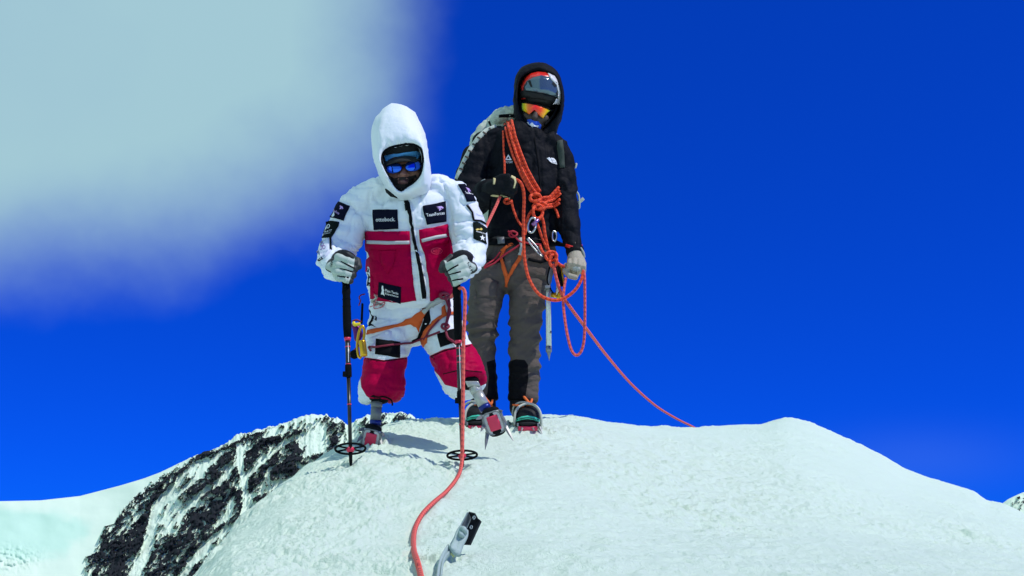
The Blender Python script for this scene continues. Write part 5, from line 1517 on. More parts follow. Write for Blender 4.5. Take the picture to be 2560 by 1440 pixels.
# half-dome mark on the chest with three arcs, lettering beside it
o = poly_mark([(0, .75), (.30, .95), (.36, .80), (.45, .92), (.70, .88), (.88, .6), (1, .0), (.75, .05), (.45, .15), (.25, .4), (.15, .6)], [(1365, 393), (1392, 396), (1393, 412), (1369, 410)], K, 0.004, INKW, JB)
for t in (0.0, 1.0, 2.0):
    poly_mark([(0, 1), (1, 0), (.75, 0), (-.12, 0.95)], [(1377 + 4 * t, 397 + t), (1382 + 4 * t, 398 + t), (1382 + 4 * t, 409 + t * 0.6), (1377 + 4 * t, 408 + t * 0.6)], K, 0.0055, SHELL, JB)
ring_mark([(.5, 1), (1, 0), (0, 0)], [(.5, .62), (.72, .20), (.28, .20)], [(1263, 387), (1280, 387), (1280, 401), (1263, 401)], K, 0.004, INKW, JB)
letters('THE TEAM', [(1263, 403.5), (1281, 403.5), (1281, 408), (1263, 408)], K, 0.004, INKW, JB, 0.0)
drape('sleeve_hem', ribbon([(1414, 622), (1438, 632), (1456, 628)], 9), K, 0.004, BLACK, JB)
o = drape('cuff_band', ribbon([(1416, 613), (1438, 622), (1455, 616)], 6), K, 0.006, HELM_R, JB)

# ---- hood over the helmet
opening_b = [(1345, 177), (1372, 183), (1393, 202), (1401, 232), (1401, 258), (1396, 280), (1382, 300), (1362, 322), (1340, 342), (1324, 322), (1309, 300), (1300, 275), (1294, 246), (1296, 215), (1308, 192)]
outline_b = [(1345, 156), (1374, 163), (1395, 184), (1405, 214), (1409, 250), (1405, 285), (1396, 315), (1385, 340), (1345, 365), (1305, 348), (1292, 318), (1286, 285), (1284, 245), (1287, 205), (1297, 177), (1318, 161)]
hcb = (1347, 258)
opening_b = scaled(opening_b, hcb, 1.03)
def hY(base): return lambda a: base + 0.035 * max(0.0, math.sin(a)) ** 2
V, Fc = ring_loft([scaled(opening_b, hcb, 0.96), scaled(opening_b, hcb, 0.985), opening_b, mixc_(opening_b, outline_b, 0.4, hcb), mixc_(opening_b, outline_b, 0.8, hcb), outline_b, scaled(outline_b, hcb, 0.95), scaled(outline_b, hcb, 0.6)],
                  [hY(4.87), hY(4.84), hY(4.805), hY(4.80), hY(4.82), hY(4.87), hY(4.97), hY(5.04)], hcb, 72, 5, at(1347, 255, 5.06))
hood = mesh('hood', V, Fc)
puff(hood, 0.004, 0.04, 0.03, 131, [[(1300, 185), (1345, 168), (1392, 190)]], 0.003, 2)
bvh('bh', hood)
link('hood', hood, SHELL, PB)
# collar of the hood under the chin
col = ring_loft([[(1305, 318), (1332, 345), (1365, 322), (1385, 325), (1380, 350), (1345, 385), (1300, 350)], [(1296, 315), (1330, 370), (1375, 322), (1392, 330), (1388, 352), (1345, 410), (1285, 350)]], [4.775, 4.80], (1340, 350), 40, 3)

# ---- helmet with visor
HE = empty('helmet', bp_(1346, 225)); HE.parent = PB; HE.matrix_parent_inverse = Matrix.Translation(-PB.location)
sh = weld([ball(bp_(1348, 230, 0.090), 0.101, 0.118, 0.100, rollb), lp([(1348, 215, 4.87, 48, 0.10), (1349, 246, 4.87, 53, 0.10)])], 0.004)
soften(sh, 3); bvh('he', sh)
SHL = link('shell', sh, HELM_K, HE)
KH = ['he']
drape('shell_band', [(1295, 250), (1298, 222), (1308, 200), (1325, 186), (1345, 181), (1368, 183), (1388, 196), (1394, 210), (1380, 203), (1362, 194), (1344, 193), (1326, 199), (1312, 212), (1304, 230), (1301, 252)], KH, 0.004, HELM_R, HE, Y=4.8, grid=6, step=4)
drape('shell_band', [(1366, 190), (1383, 198), (1393, 213), (1398, 235), (1397, 258), (1391, 266), (1389, 250), (1389, 232), (1384, 215), (1374, 203)], KH, 0.020, HELM_W, HE, Y=4.8, grid=6, step=4)
V_ = drape('visor', [(1316, 217), (1322, 205), (1336, 197), (1352, 194), (1370, 197), (1384, 206), (1394, 222), (1398, 240), (1390, 242), (1360, 233), (1335, 228), (1316, 228)], KH, 0.016, VISOR, HE, Y=4.78, grid=6, step=4, thick=0.008)
drape('visor_rim', [(1298, 228), (1316, 227), (1340, 230), (1365, 235), (1396, 244), (1396, 262), (1370, 252), (1340, 246), (1300, 242)], KH, 0.012, HELM_K, HE, Y=4.78, grid=6, step=4, thick=0.010)
ring_mark([(.5, 1), (1, .5), (.5, 0), (0, .5)], [(.5, .74), (.74, .5), (.5, .26), (.26, .5)], [(1374, 203), (1389, 206), (1390, 222), (1375, 219)], KH, 0.0195, HELM_K, HE)
poly_mark([(.5, 1), (1, .5), (.5, 0), (0, .5)], [(1379, 208), (1385, 209), (1385.5, 217), (1379.5, 216)], KH, 0.0187, HELM_K, HE)
for q in ([(1325, 206), (1329, 203), (1334, 220), (1330, 221)], [(1384, 232), (1391, 222), (1394, 226), (1388, 238)]):
    poly_mark([(0, 0), (0, 1), (1, 1), (1, 0)], q, KH, 0.0185, HELM_K, HE)
rope('chin_strap', [bp_(1300, 250, 0.05), bp_(1304, 280, 0.03), bp_(1316, 305, 0.02)], 0.006, BLACK, HE)
rope('chin_strap', [bp_(1396, 255, 0.06), bp_(1385, 285, 0.04), bp_(1362, 312, 0.02)], 0.006, BLACK, HE)

# ---- mirrored shield glasses
SGB = empty('sunglasses', bp_(1340, 275)); SGB.parent = PB; SGB.matrix_parent_inverse = Matrix.Translation(-PB.location)
LO = Mat('orange_mirror_lens', (0.9, 0.2, 0.02, 1), rough=0.10, metal=0.10, spec=0.6)
uvl = LO.n.new('ShaderNodeAttribute'); uvl.attribute_name = 'across'
rp = LO.n.new('ShaderNodeValToRGB')  # angle-dependent mirror sheen painted as fixed colour bands across the lens
LO.l.new(uvl.outputs['Fac'], rp.inputs[0])
e = rp.color_ramp.elements
e[0].position = 0.0; e[0].color = (0.45, 0.80, 0.12, 1)
e[1].position = 1.0; e[1].color = (0.55, 0.85, 0.10, 1)
for pos, c in ((0.13, (0.98, 0.72, 0.02, 1)), (0.26, (0.98, 0.20, 0.005, 1)), (0.46, (0.90, 0.015, 0.02, 1)), (0.68, (0.98, 0.09, 0.005, 1)), (0.87, (0.98, 0.58, 0.01, 1))):
    k = e.new(pos); k.color = c
LO.l.new(rp.outputs[0], LO.b.inputs['Base Color'])
top_l = [(1303.5, 257), (1312, 256.5), (1325, 258.5), (1340, 261.5), (1355, 266), (1368, 271), (1377.5, 276)]
bot_l = [(1305, 276), (1315, 281), (1323, 286), (1336, 275), (1347, 288), (1358, 296), (1371, 279.5)]
V, Fc, ac = [], [], []
na, nv = 36, 8
for i in range(na + 1):
    t = i / na
    def pick(c):
        f = t * (len(c) - 1); k = min(int(f), len(c) - 2); f -= k
        return (c[k][0] + (c[k + 1][0] - c[k][0]) * f, c[k][1] + (c[k + 1][1] - c[k][1]) * f)
    a_, b_ = pick(top_l), pick(bot_l)
    if t > 0.82: b_ = (b_[0], a_[1] + (b_[1] - a_[1]) * 1.0)
    for j in range(nv + 1):
        q = j / nv
        X = a_[0] + (b_[0] - a_[0]) * q; Yy = a_[1] + (b_[1] - a_[1]) * q
        V.append(at(X, Yy, hb - 0.024 + 0.045 * (2 * t - 1) ** 2 + 0.006 * (2 * q - 1) ** 2)); ac.append(t)
for i in range(na):
    for j in range(nv): Fc.append((i * (nv + 1) + j, (i + 1) * (nv + 1) + j, (i + 1) * (nv + 1) + j + 1, i * (nv + 1) + j + 1))
me = mesh('lens', V, Fc); attr(me, 'across', ac)
o = link('lens', me, LO.m, SGB)
md = o.modifiers.new('thickness', 'SOLIDIFY'); md.thickness = 0.003; md.offset = 1
obj('frame', *tube_geo([V[i * (nv + 1)] for i in range(na + 1)], 0.0035, 6), BLACK, SGB)
for a_, b_ in (((1304, 262), (1298, 252)), ((1377, 277), (1395, 272))):
    obj('temple', *tube_geo([bp_(a_[0], a_[1], 0.02), bp_(b_[0], b_[1], 0.10)], 0.004, 6), BLACK, SGB)

# ---- gloves
def fingers(parts, knuck, tips, back, r_, wrap):
    for k, t, y in zip(knuck, tips, back):
        a = at(k[0], k[1], y); b = at(t[0], t[1], y - 0.004)
        m = a.lerp(b, 0.55) + Vector((0, -0.012, 0))
        parts.append(loft([(a + Vector((0, 0.012, 0)), r_, r_), (a, r_ * 1.05, r_), (m, r_, r_), (b, r_ * 0.95, r_ * 0.95), (b + Vector((0, wrap, -0.004)), r_ * 0.9, r_ * 0.9)], 14))
parts = [lp([(1222, 478, 4.66, 30, 0.042), (1240, 470, 4.60, 32, 0.040), (1252, 466, 4.575, 30, 0.036)], 18), ball(at(1256, 464, 4.565), 0.050, 0.034, 0.046)]
fingers(parts, [(1262, 446), (1268, 456), (1268, 468), (1262, 480)], [(1284, 448), (1288, 459), (1286, 471), (1278, 483)], [4.545, 4.54, 4.54, 4.545], 0.0155, 0.045)
parts.append(loft([(at(1240, 452, 4.57), 0.020, 0.020), (at(1256, 443, 4.545), 0.017, 0.017), (at(1272, 441, 4.54), 0.015, 0.015)], 14))
g = weld(parts, 0.0035); soften(g, 3); bvh('bg', g)
G1b = link('glove', g, GLOVE_K, PB)
G1b['label'] = 'black work glove with yellow trim gripping the rope'
KG = ['bg']
drape('trim', ribbon([(1219, 493), (1232, 490), (1246, 490), (1262, 494), (1273, 500)], [4, 7, 5, 5, 6]), KG, 0.004, TRIM_Y, G1b, Y=4.56, step=4, grid=5)
drape('trim', ribbon([(1277, 441), (1286, 446), (1288, 456), (1284, 470)], [4, 6, 5, 4]), KG, 0.004, TRIM_Y, G1b, Y=4.53, step=4, grid=5)
drape('trim', ribbon([(1237, 446), (1235, 461)], 5), KG, 0.004, TRIM_Y, G1b, Y=4.55, step=4, grid=5)
cf = lp([(1213, 478, 4.71, 33, 0.052), (1226, 474, 4.635, 33, 0.050)], 20, capk=0.05)
obj('glove_cuff', *cf, GLOVE_K, G1b)
rope('cuff_trim', [at(1213, 449, 4.66), at(1203, 455, 4.665), at(1197, 470, 4.67), at(1200, 487, 4.67), at(1210, 497, 4.66)], 0.0045, TRIM_G, G1b)
parts = [lp([(1439, 636, 4.76, 20, 0.036), (1440, 652, 4.74, 24, 0.034), (1443, 664, 4.73, 25, 0.032)], 18)]
fingers(parts, [(1425, 652), (1436, 650), (1448, 652), (1458, 658)], [(1423, 668), (1434, 672), (1446, 676), (1459, 678)], [4.70, 4.695, 4.695, 4.70], 0.0130, 0.030)
parts.append(loft([(at(1416, 664, 4.73), 0.016, 0.016), (at(1413, 678, 4.71), 0.015, 0.015), (at(1424, 690, 4.69), 0.014, 0.014), (at(1440, 694, 4.685), 0.013, 0.013)], 14))
parts.append(loft([(at(1440, 668, 4.74), 0.026, 0.020), (at(1434, 688, 4.73), 0.026, 0.014)], 14))
g = weld(parts, 0.0032); soften(g, 2); bvh('bg2', g)
G2b = link('glove', g, TANL, PB)
G2b['label'] = 'tan leather glove holding loops of orange rope'
drape('finger_pad', [(1432, 668), (1440, 666), (1450, 668), (1452, 676), (1440, 679), (1433, 676)], ['bg2'], 0.003, HARN_G, G2b, step=4, grid=5)
cf = lp([(1437, 626, 4.78, 24, 0.043), (1440, 640, 4.755, 22, 0.040)], 20, capk=0.05)
obj('glove_cuff', *cf, GLOVE_K, G2b)
rope('cuff_trim', [at(1452, 620, 4.74), at(1459, 632, 4.73), at(1461, 644, 4.735)], 0.005, TRIM_G, G2b)

# ---- harness
HB = empty('harness', at(1300, 620, 4.76)); HB.parent = PB; HB.matrix_parent_inverse = Matrix.Translation(-PB.location)
KB = ['bt', 'bj']
drape('waist_belt', ribbon([(1210, 604), (1250, 607), (1300, 606), (1350, 610), (1392, 606)], 16), KB, 0.010, BLACK, HB)
drape('leg_loop', ribbon([(1262, 622), (1254, 645), (1260, 670), (1268, 692), (1266, 715)], [8, 8, 10, 9, 5]), KB, 0.008, HARN_O, HB)
drape('leg_loop', ribbon([(1305, 620), (1300, 645), (1285, 668), (1273, 690), (1268, 708)], [7, 9, 9, 8, 5]), KB, 0.008, HARN_O, HB)
drape('leg_loop', ribbon([(1254, 628), (1268, 618), (1282, 610)], 7), KB, 0.010, HARN_O, HB)
for q in ([(1205, 650), (1240, 655), (1262, 650)], [(1320, 648), (1350, 655), (1385, 645)]):
    drape('thigh_strap', ribbon(q, 7), KB, 0.006, BLACK, HB)
drape('belay_loop', ribbon([(1300, 598), (1304, 618), (1298, 640)], 7), KB, 0.018, HARN_G, HB)
drape('buckle', [(1245, 596), (1262, 594), (1264, 610), (1247, 612)], KB, 0.014, GUNMETAL, HB)

# ---- cords at the waist of the person in black
CB = tag(empty('accessory_cord', at(1290, 600, 4.75)), 'thin red speckled cord strung across the grey trousers at the waist', 'cord')
RCORD = M_('red_speckled_cord', (0.42, 0.012, 0.035, 1), rough=0.7, var=0.5, vscale=200)
rope('strand', along(KB, [(1210, 672), (1235, 660), (1262, 638), (1290, 620), (1300, 612)], 0.012), 0.0048, RCORD, CB)
rope('strand', along(KB, [(1210, 668), (1236, 650), (1250, 632)], 0.014), 0.004, RCORD, CB)
rope('strand', along(KB, [(1270, 580), (1285, 592), (1300, 606), (1330, 612), (1352, 614)], 0.016), 0.0045, RCORD, CB)
rope('knot', [on(KB, 1283 + 10 * math.cos(t), 588 + 7 * math.sin(t), 0.020 + 0.006 * math.sin(2 * t)) for t in np.linspace(0, 11, 13)], 0.0048, RCORD, CB)

# ---- carabiners on the harness
C1 = tag(empty('carabiner', at(1340, 555, 4.72)), 'silver and violet carabiner clipped under the rope knot on the black jacket', 'carabiner')
lpk = [at(1330 + 14 * math.cos(t) * 0.62 + 10 * math.sin(t) * 0.5, 563 - 18 * math.sin(t) + 5 * math.cos(t), 4.70) for t in np.linspace(0, 2 * math.pi, 17)]
rope('body', lpk, 0.0055, ALU, C1, 3)
cyl('gate_sleeve', at(1331, 563, 4.695), at(1346, 549, 4.695), 0.009, 0.009, M_('violet_anodised_metal', (0.35, 0.18, 0.45, 1), rough=0.3, metal=0.8), C1, 14)
C2 = tag(empty('carabiner', at(1318, 620, 4.74)), 'long thin silver carabiner hanging on the waist belt left of the ice axe', 'carabiner')
rope('body', [at(1318, 596, 4.73), at(1328, 612, 4.73), at(1345, 632, 4.73), at(1355, 640, 4.73), at(1350, 628, 4.73), at(1334, 608, 4.73), at(1320, 594, 4.73)], 0.0042, ALU, C2, 5)
C3 = tag(empty('carabiner', at(1388, 590, 4.80)), 'pale curved carabiner hanging beside the black sleeve', 'carabiner')
rope('body', [at(1384, 577, 4.80), at(1390, 582, 4.80), at(1392, 592, 4.80), at(1388, 602, 4.80), at(1382, 600, 4.80), at(1381, 585, 4.80), at(1384, 577, 4.80)], 0.0045, ALU, C3, 5)

# ---- ice axe
IA = tag(empty('ice_axe', at(1370, 890, 4.78)), 'silver ice axe hanging straight down from the harness', 'ice axe')
SILV = M_('pale_axe_shaft', (0.62, 0.68, 0.64, 1), rough=0.3, metal=0.6, var=0.12, vscale=40)
a0, a1, a2 = at(1371, 748, 4.74), at(1372, 872, 4.75), at(1374, 640, 4.72)
obj('shaft', *tube_geo([at(1371.5, 715, 4.735), a0, a1], [0.0125, 0.0125, 0.0135], 14, 0.7), SILV, IA)
obj('spike', *tube_geo([a1, at(1372, 880, 4.75), at(1372.5, 890, 4.75), at(1373, 902, 4.75)], [0.0125, 0.0115, 0.0055, 0.0006], 10, 0.7), STEEL, IA)
obj('spike_ferrule', *tube_geo([at(1371.7, 866, 4.75), at(1372, 880, 4.75)], [0.0148, 0.0145], 14, 0.75), STEEL, IA)
obj('pick', *tube_geo(spline([at(1371.5, 716, 4.733), at(1374, 690, 4.725), at(1379, 662, 4.72), at(1382, 646, 4.72)], 5), [0.010 - 0.0004 * i for i in range(16)], 8, 0.4), STEEL, IA)
obj('adze', *box_geo(at(1368, 720, 4.72), X_, Vector((0, 1, 0)), Vector((0, 0, 1)), 0.012, 0.03, 0.006, 0.002), STEEL, IA)
obj('grip_tape', *tube_geo([at(1371.9, 828, 4.749), at(1371.9, 834, 4.749)], [0.0140, 0.0140], 14, 0.8), GUNMETAL, IA)
rope('leash', [at(1374, 668, 4.71), at(1368, 700, 4.71), at(1376, 722, 4.71), at(1384, 734, 4.71)], 0.004, BLACK, IA)

# ---- quickdraws and yellow gear bundle at the hip
QD = tag(empty('quickdraw', at(1395, 690, 4.72)), 'black and gold slings hanging between ice axe and tan glove', 'quickdraw')
for k, (x0, x1, m_) in enumerate(((1391, 1400, BLACK), (1397, 1405, BLACK), (1402, 1406, GOLD))):
    rope('sling', [at(x0, 664, 4.73 + 0.006 * k), at(x0 + 4, 690, 4.72 + 0.006 * k), at(x1 + 1, 716, 4.72 + 0.006 * k)], 0.0075, m_, QD)
YB_ = tag(empty('ice_screw', at(1388, 740, 4.74)), 'yellow handled ice screw hanging behind the hanging rope loop', 'ice screw')
hd = weld([loft([(at(1374, 737, 4.755), 0.010, 0.010), (at(1386, 738, 4.75), 0.022, 0.014), (at(1398, 737, 4.75), 0.020, 0.014), (at(1404, 742, 4.75), 0.008, 0.008)], 14)], 0.003)
soften(hd, 2); link('hanger', hd, GOLD, YB_)
cyl('screw_tube', at(1392, 738, 4.745), at(1396, 700, 4.745), 0.008, 0.008, ALU, YB_, 12)
obj('crank_knob', *ball(at(1396, 744, 4.735), 0.009, 0.009, 0.009), YEL, YB_)

# ---- backpack
PACKM = M_('pale_grey_green_pack_cloth', (0.48, 0.54, 0.46, 1), rough=0.7, spec=0.2, bump=0.5, bscale=60, var=0.14, vscale=22)
BP = tag(empty('backpack', at(1310, 520, 5.12)), 'pale grey backpack worn behind the black jacket', 'backpack')
pk = weld([lp([(1292, 288, 5.05, 60, 0.07), (1286, 310, 5.07, 88, 0.10), (1290, 350, 5.10, 104, 0.12), (1298, 420, 5.12, 112, 0.13), (1304, 500, 5.13, 110, 0.13), (1306, 570, 5.12, 96, 0.12)], sup=2.6, capk=0.3),
           lp([(1215, 330, 5.06, 26, 0.06), (1196, 350, 5.06, 24, 0.06), (1185, 400, 5.08, 22, 0.06)]), lp([(1376, 330, 5.04, 14, 0.06), (1384, 346, 5.04, 14, 0.06)])], 0.008)
soften(pk, 4)
puff(pk, 0.011, 0.03, 0.03, 151, [[(1225, 300), (1250, 290), (1285, 288)]], 0.008, 3)
bvh('pk', pk)
link('body', pk, PACKM, BP)
lid = weld([lp([(1240, 296, 4.98, 20, 0.05), (1256, 288, 4.98, 24, 0.06), (1290, 286, 4.98, 24, 0.07), (1318, 292, 4.98, 18, 0.06)], side=(0, 0, 1))], 0.006)
soften(lid, 3); puff(lid, 0.008, 0.05, 0.05, 161); bvh('lid', lid)
link('lid', lid, PACKM, BP)
drape('lid_strap', ribbon([(1247, 290), (1268, 289), (1288, 290)], 7), ['lid'], 0.004, BLACK, BP, Y=4.95)
drape('compression_strap', ribbon([(1222, 304), (1228, 316), (1236, 326)], 4), ['lid', 'pk'], 0.004, BLACK, BP, Y=4.98)
sl = along(['bj'], [(1240, 316), (1216, 326), (1196, 345), (1178, 370), (1162, 400), (1149, 430), (1142, 448)], 0.002, 4.90, 8)
obj('shoulder_strap', *tube_geo(sl, 0.012, 10, 0.5), PACKM, BP)
for i in range(2, len(sl) - 2, 2):
    d = (sl[i + 1] - sl[i]).normalized()
    obj('strap_bar', *tube_geo([sl[i] - d * 0.004 + Vector((0.003, -0.004, -0.004)), sl[i] + d * 0.004 + Vector((0.003, -0.004, -0.004))], [0.0118, 0.0118], 8, 0.5), PANT, BP)
drape('shoulder_strap', ribbon([(1398, 352), (1402, 380), (1406, 420)], [14, 16, 12]), ['bj'], 0.006, M_('dark_olive_strap', (0.03, 0.045, 0.035, 1), rough=0.8), BP)
rope('loose_strap', [at(1436, 412, 5.06), at(1441, 410, 5.05), at(1438, 420, 5.05)], 0.005, PACKM, BP)
obj('strap_end', *box_geo(at(1451, 503, 5.02), Vector((0.75, 0, 0.66)), Vector((0, 1, 0)), Vector((-0.66, 0, 0.75)), 0.022, 0.004, 0.008, 0.001), PACKM, BP)
rope('loose_strap', [at(1430, 500, 5.03), at(1440, 508, 5.03), at(1448, 520, 5.02), at(1447, 490, 5.02), at(1440, 478, 5.03)], 0.005, PACKM, BP)

# ---- the carried rope
RC = tag(empty('climbing_rope', at(1345, 510, 4.7)), 'orange rope coiled across the black jacket, looped over the tan glove and trailing off right', 'rope')
KC = ['bj', 'bt', 'bh', 'pk']
def along(keys, line, off, Y=4.78, step=12):
    return [on(keys, p[0], p[1], off, Y) for p in resample([Vector((q[0], q[1], 0)) for q in line], step)]
rr = 0.0068
strands = [[(1262, 312), (1270, 350), (1284, 395), (1303, 440), (1322, 475), (1338, 498)], [(1268, 308), (1277, 345), (1291, 390), (1309, 435), (1327, 468), (1344, 492)],
           [(1274, 306), (1283, 345), (1297, 388), (1314, 430), (1332, 462), (1348, 488)], [(1279, 305), (1288, 345), (1302, 385), (1318, 425), (1334, 455), (1350, 482)],
           [(1271, 310), (1280, 352), (1295, 402), (1310, 445), (1328, 480), (1345, 505)]]
for k, s_ in enumerate(strands):
    rope('coil_strand', along(KC, s_, 0.012 + (0.008 if k % 2 else 0.0)), rr, ROPE_O, RC, 4)
rope('coil_strand', along(KC, [(1258, 330), (1259, 370), (1261, 410), (1262, 440)], 0.010), 0.0055, ROPE_O, RC, 4)
right = [[(1336, 492), (1355, 503), (1378, 497), (1399, 478)], [(1338, 500), (1358, 510), (1382, 503), (1401, 487)], [(1342, 508), (1362, 515), (1384, 511), (1400, 500)], [(1346, 514), (1364, 521), (1384, 519), (1398, 511)], [(1334, 486), (1350, 497), (1374, 494), (1397, 470)]]
for k, s_ in enumerate(right):
    rope('coil_strand', along(KC, s_, 0.014 + 0.006 * (k % 2)), rr, ROPE_O, RC, 4)
rope('coil_strand', along(KC, [(1386, 520), (1392, 532), (1396, 545)], 0.010), rr * 0.9, ROPE_O, RC, 4)
for (cx_, cy_, ra, rb, nt) in ((1338, 500, 13, 9, 13), (1344, 535, 12, 17, 12.5), (1349, 520, 16, 8, 9)):
    rope('knot', [on(KC, cx_ + ra * math.cos(t), cy_ + rb * math.sin(t), 0.032 + 0.010 * math.sin(1.5 * t)) for t in np.linspace(0, nt, 18)], rr * 1.1, ROPE_O, RC, 5)
rope('strand', along(KC, [(1330, 528), (1320, 545), (1316, 565), (1312, 590)], 0.018), rr, ROPE_O, RC, 4)
rope('strand', along(KC, [(1352, 540), (1358, 560), (1362, 590), (1368, 620), (1378, 650)], 0.026), rr * 1.1, ROPE_O, RC, 4)
rope('strand', along(KC, [(1342, 560), (1352, 590), (1362, 615), (1376, 640)], 0.020), rr, ROPE_O, RC, 4)
rope('strand', [on(KC, 1267, 505, 0.02), on(KC, 1276, 500, 0.03), on(KC, 1283, 525, 0.015), on(KC, 1296, 555, 0.012), on(KC, 1312, 575, 0.012)], rr * 0.9, ROPE_O, RC, 6)
rope('knot', [on(KC, 1270 + 9 * math.cos(t), 508 + 5 * math.sin(t), 0.03 + 0.006 * math.sin(2 * t)) for t in np.linspace(0, 8, 11)], rr * 0.9, ROPE_O, RC, 4)
# from the black glove: one strand down to the person in white, one big loop to the tan glove
rope('strand', [at(1250, 492, 4.56), at(1240, 515, 4.52), at(1228, 540, 4.46), at(1216, 565, 4.38), at(1200, 600, 4.32), at(1172, 690, 4.28)], rr, ROPE_P, RC, 6)
rope('loop', [at(1278, 452, 4.55), at(1292, 450, 4.545), at(1304, 462, 4.56), at(1310, 490, 4.60), at(1309, 540, 4.64), at(1309, 600, 4.66), at(1312, 650, 4.67), at(1322, 695, 4.67), at(1345, 733, 4.66), at(1375, 749, 4.65),
              at(1405, 748, 4.65), at(1435, 728, 4.65), at(1453, 700, 4.655), at(1458, 678, 4.665)], rr * 1.12, ROPE_O, RC, 8)
rope('loop', [at(1458, 676, 4.668), at(1461, 690, 4.66), at(1462, 740, 4.66), at(1462, 800, 4.66), at(1460, 850, 4.66), at(1453, 878, 4.66), at(1441, 888, 4.66), at(1429, 876, 4.66), at(1419, 840, 4.66), at(1411, 790, 4.665),
              at(1408, 750, 4.67), at(1411, 715, 4.68), at(1415, 695, 4.69)], rr, ROPE_P, RC, 8)
for (cx_, cy_, ra, rb, nt) in ((1378, 640, 14, 11, 13), (1383, 652, 9, 15, 12)):
    rope('knot', [at(cx_ + ra * math.cos(t), cy_ + rb * math.sin(t), 4.70 + 0.012 * math.sin(1.7 * t)) for t in np.linspace(0, nt, 18)], rr, ROPE_O, RC, 5)
rope('strand', [at(1386, 650, 4.70), at(1400, 662, 4.70), at(1412, 667, 4.70)], rr, ROPE_O, RC, 5)
rope('strand', [at(1350, 615, 4.73), at(1358, 632, 4.71), at(1376, 640, 4.70)], rr, ROPE_O, RC, 5)
tail = [at(1383, 660, 4.70), at(1392, 700, 4.70), at(1404, 735, 4.70), at(1424, 766, 4.72), at(1466, 822, 5.0), at(1520, 893, 5.7), at(1580, 962, 6.6), at(1640, 1015, 7.4), at(1690, 1046, 8.0), at(1730, 1066, 8.5), at(1760, 1082, 8.9)]
rope('tail', tail, 0.0080, ROPE_P, RC, 10)

# ================================================================== SNOW PICKET AND ITS SLING
gp = ground_hit(1150, 1388)
SPK = tag(empty('snow_picket', gp), 'short black and silver snow picket stuck in the near snow', 'snow picket')
pk_Y = gp.y
PICK_K = M_('black_anodised_picket', (0.006, 0.008, 0.010, 1), rough=0.45, spec=0.2, var=0.4, vscale=60)
PICK_S = M_('scuffed_alloy', (0.34, 0.40, 0.43, 1), rough=0.4, metal=0.7, var=0.2, vscale=40)
def slab(name, corners, th, mat, parent):
    """thin plate through four points"""
    c = [Vector(q) for q in corners]
    nn = (c[1] - c[0]).cross(c[3] - c[0]).normalized() * th
    V = [q + nn for q in c] + [q - nn for q in c]
    Fc = [(0, 1, 2, 3), (7, 6, 5, 4)] + [(i, (i + 1) % 4 + 0, (i + 1) % 4 + 4, i + 4) for i in range(4)]
    return obj(name, V, Fc, mat, parent, False)
def pk_at(px, py, dy): return at(px, py, pk_Y + dy)
# T-section picket leaning towards the camera: pale web, dark flange with a turned lip and drilled holes
slab('web', [pk_at(1169, 1281, -0.01), pk_at(1188, 1290, 0.03), pk_at(1150, 1372, 0.00), pk_at(1126, 1362, -0.04)], 0.0016, PICK_S, SPK)
slab('flange', [pk_at(1184, 1287, 0.018), pk_at(1201, 1301, -0.004), pk_at(1174, 1362, -0.030), pk_at(1152, 1361, -0.012)], 0.0016, PICK_K, SPK)
slab('flange_lip', [pk_at(1195, 1297, 0.0), pk_at(1203, 1304, 0.012), pk_at(1176, 1363, -0.014), pk_at(1168, 1362, -0.028)], 0.0014, PICK_K, SPK)
slab('driving_head', [pk_at(1172, 1280, -0.006), pk_at(1187, 1284, -0.016), pk_at(1196, 1300, -0.004), pk_at(1181, 1298, 0.004)], 0.0016, PICK_K, SPK)
fn = (pk_at(1201, 1301, -0.004) - pk_at(1184, 1287, 0.018)).normalized(); fd = (pk_at(1184, 1287, 0.018) - pk_at(1152, 1361, -0.012)).normalized()
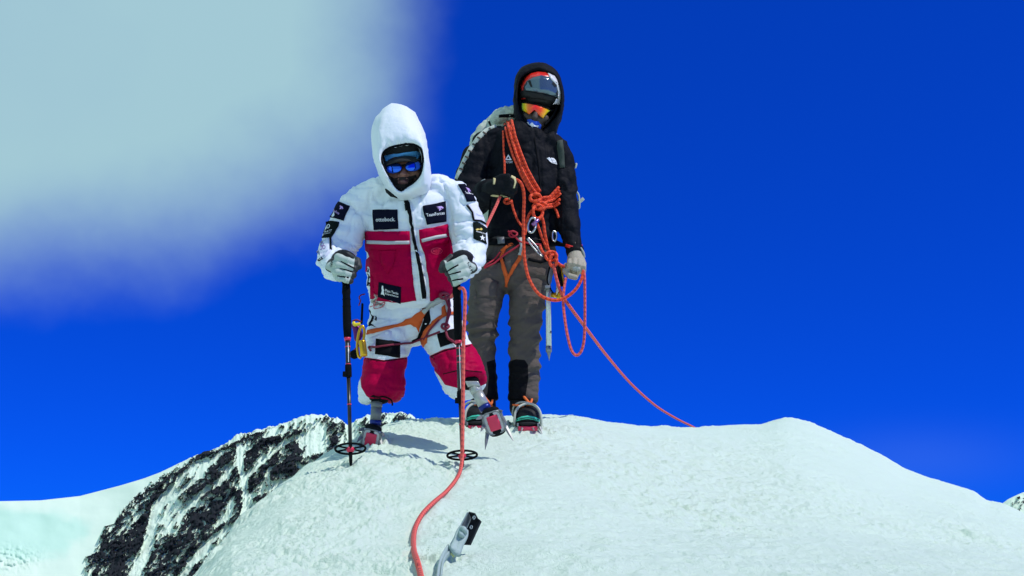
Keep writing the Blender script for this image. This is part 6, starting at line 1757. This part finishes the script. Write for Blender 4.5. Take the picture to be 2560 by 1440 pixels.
for k, (ex, ey) in enumerate(((1185, 1294), (1178, 1318), (1165, 1344))):
    c_ = pk_at(ex, ey, -0.022)
    obj('eyelet', *tube_geo([c_ + (fn * math.cos(a) + fd * math.sin(a)) * 0.0040 for a in np.linspace(0, 2 * math.pi, 13)], 0.0012, 6), PICK_S, SPK)
WEB = M_('pale_blue_webbing', (0.34, 0.45, 0.43, 1), rough=0.65, bump=0.5, bscale=200, var=0.22, vscale=35)
SLG = tag(empty('sling', ground_hit(1110, 1430)), 'pale blue webbing sling tied to the snow picket', 'sling')
def gnd(px, py, h): return ground_hit(px, py) + Vector((0, -0.0, h))
w1 = [at(1160, 1322, pk_Y - 0.030), at(1152, 1334, pk_Y - 0.045), at(1143, 1358, pk_Y - 0.06), at(1133, 1376, pk_Y - 0.075), gnd(1121, 1398, 0.022), gnd(1106, 1416, 0.016), gnd(1100, 1432, 0.014), gnd(1096, 1452, 0.012), gnd(1092, 1490, 0.012)]
obj('strap', *tube_geo(spline(w1, 6), 0.0125, 8, 0.30), WEB, SLG)
w2 = [at(1163, 1324, pk_Y - 0.028), at(1161, 1340, pk_Y - 0.045), at(1150, 1362, pk_Y - 0.062), at(1141, 1384, pk_Y - 0.075), gnd(1126, 1402, 0.018), gnd(1108, 1420, 0.014), gnd(1102, 1450, 0.010), gnd(1099, 1490, 0.010)]
obj('strap', *tube_geo(spline(w2, 6), 0.0085, 8, 0.35), WEB, SLG)
rope('knot', [at(1157 + 5 * math.cos(t), 1330 + 9 * math.sin(t), pk_Y - 0.05 + 0.01 * math.sin(2 * t)) for t in np.linspace(0, 9, 12)], 0.006, WEB, SLG)
YTAG = M_('faded_yellow_label', (0.55, 0.58, 0.25, 1), rough=0.7)
g_ = ground_hit(1137, 1397)
obj('label_tag', *box_geo(g_ + Vector((0, -0.01, 0.012)), Vector((0.8, -0.1, 0.55)).normalized(), Vector((-0.5, -0.4, 0.75)).normalized(), Vector((0.1, -0.9, -0.3)).normalized(), 0.008, 0.006, 0.0008), YTAG, SLG, False)
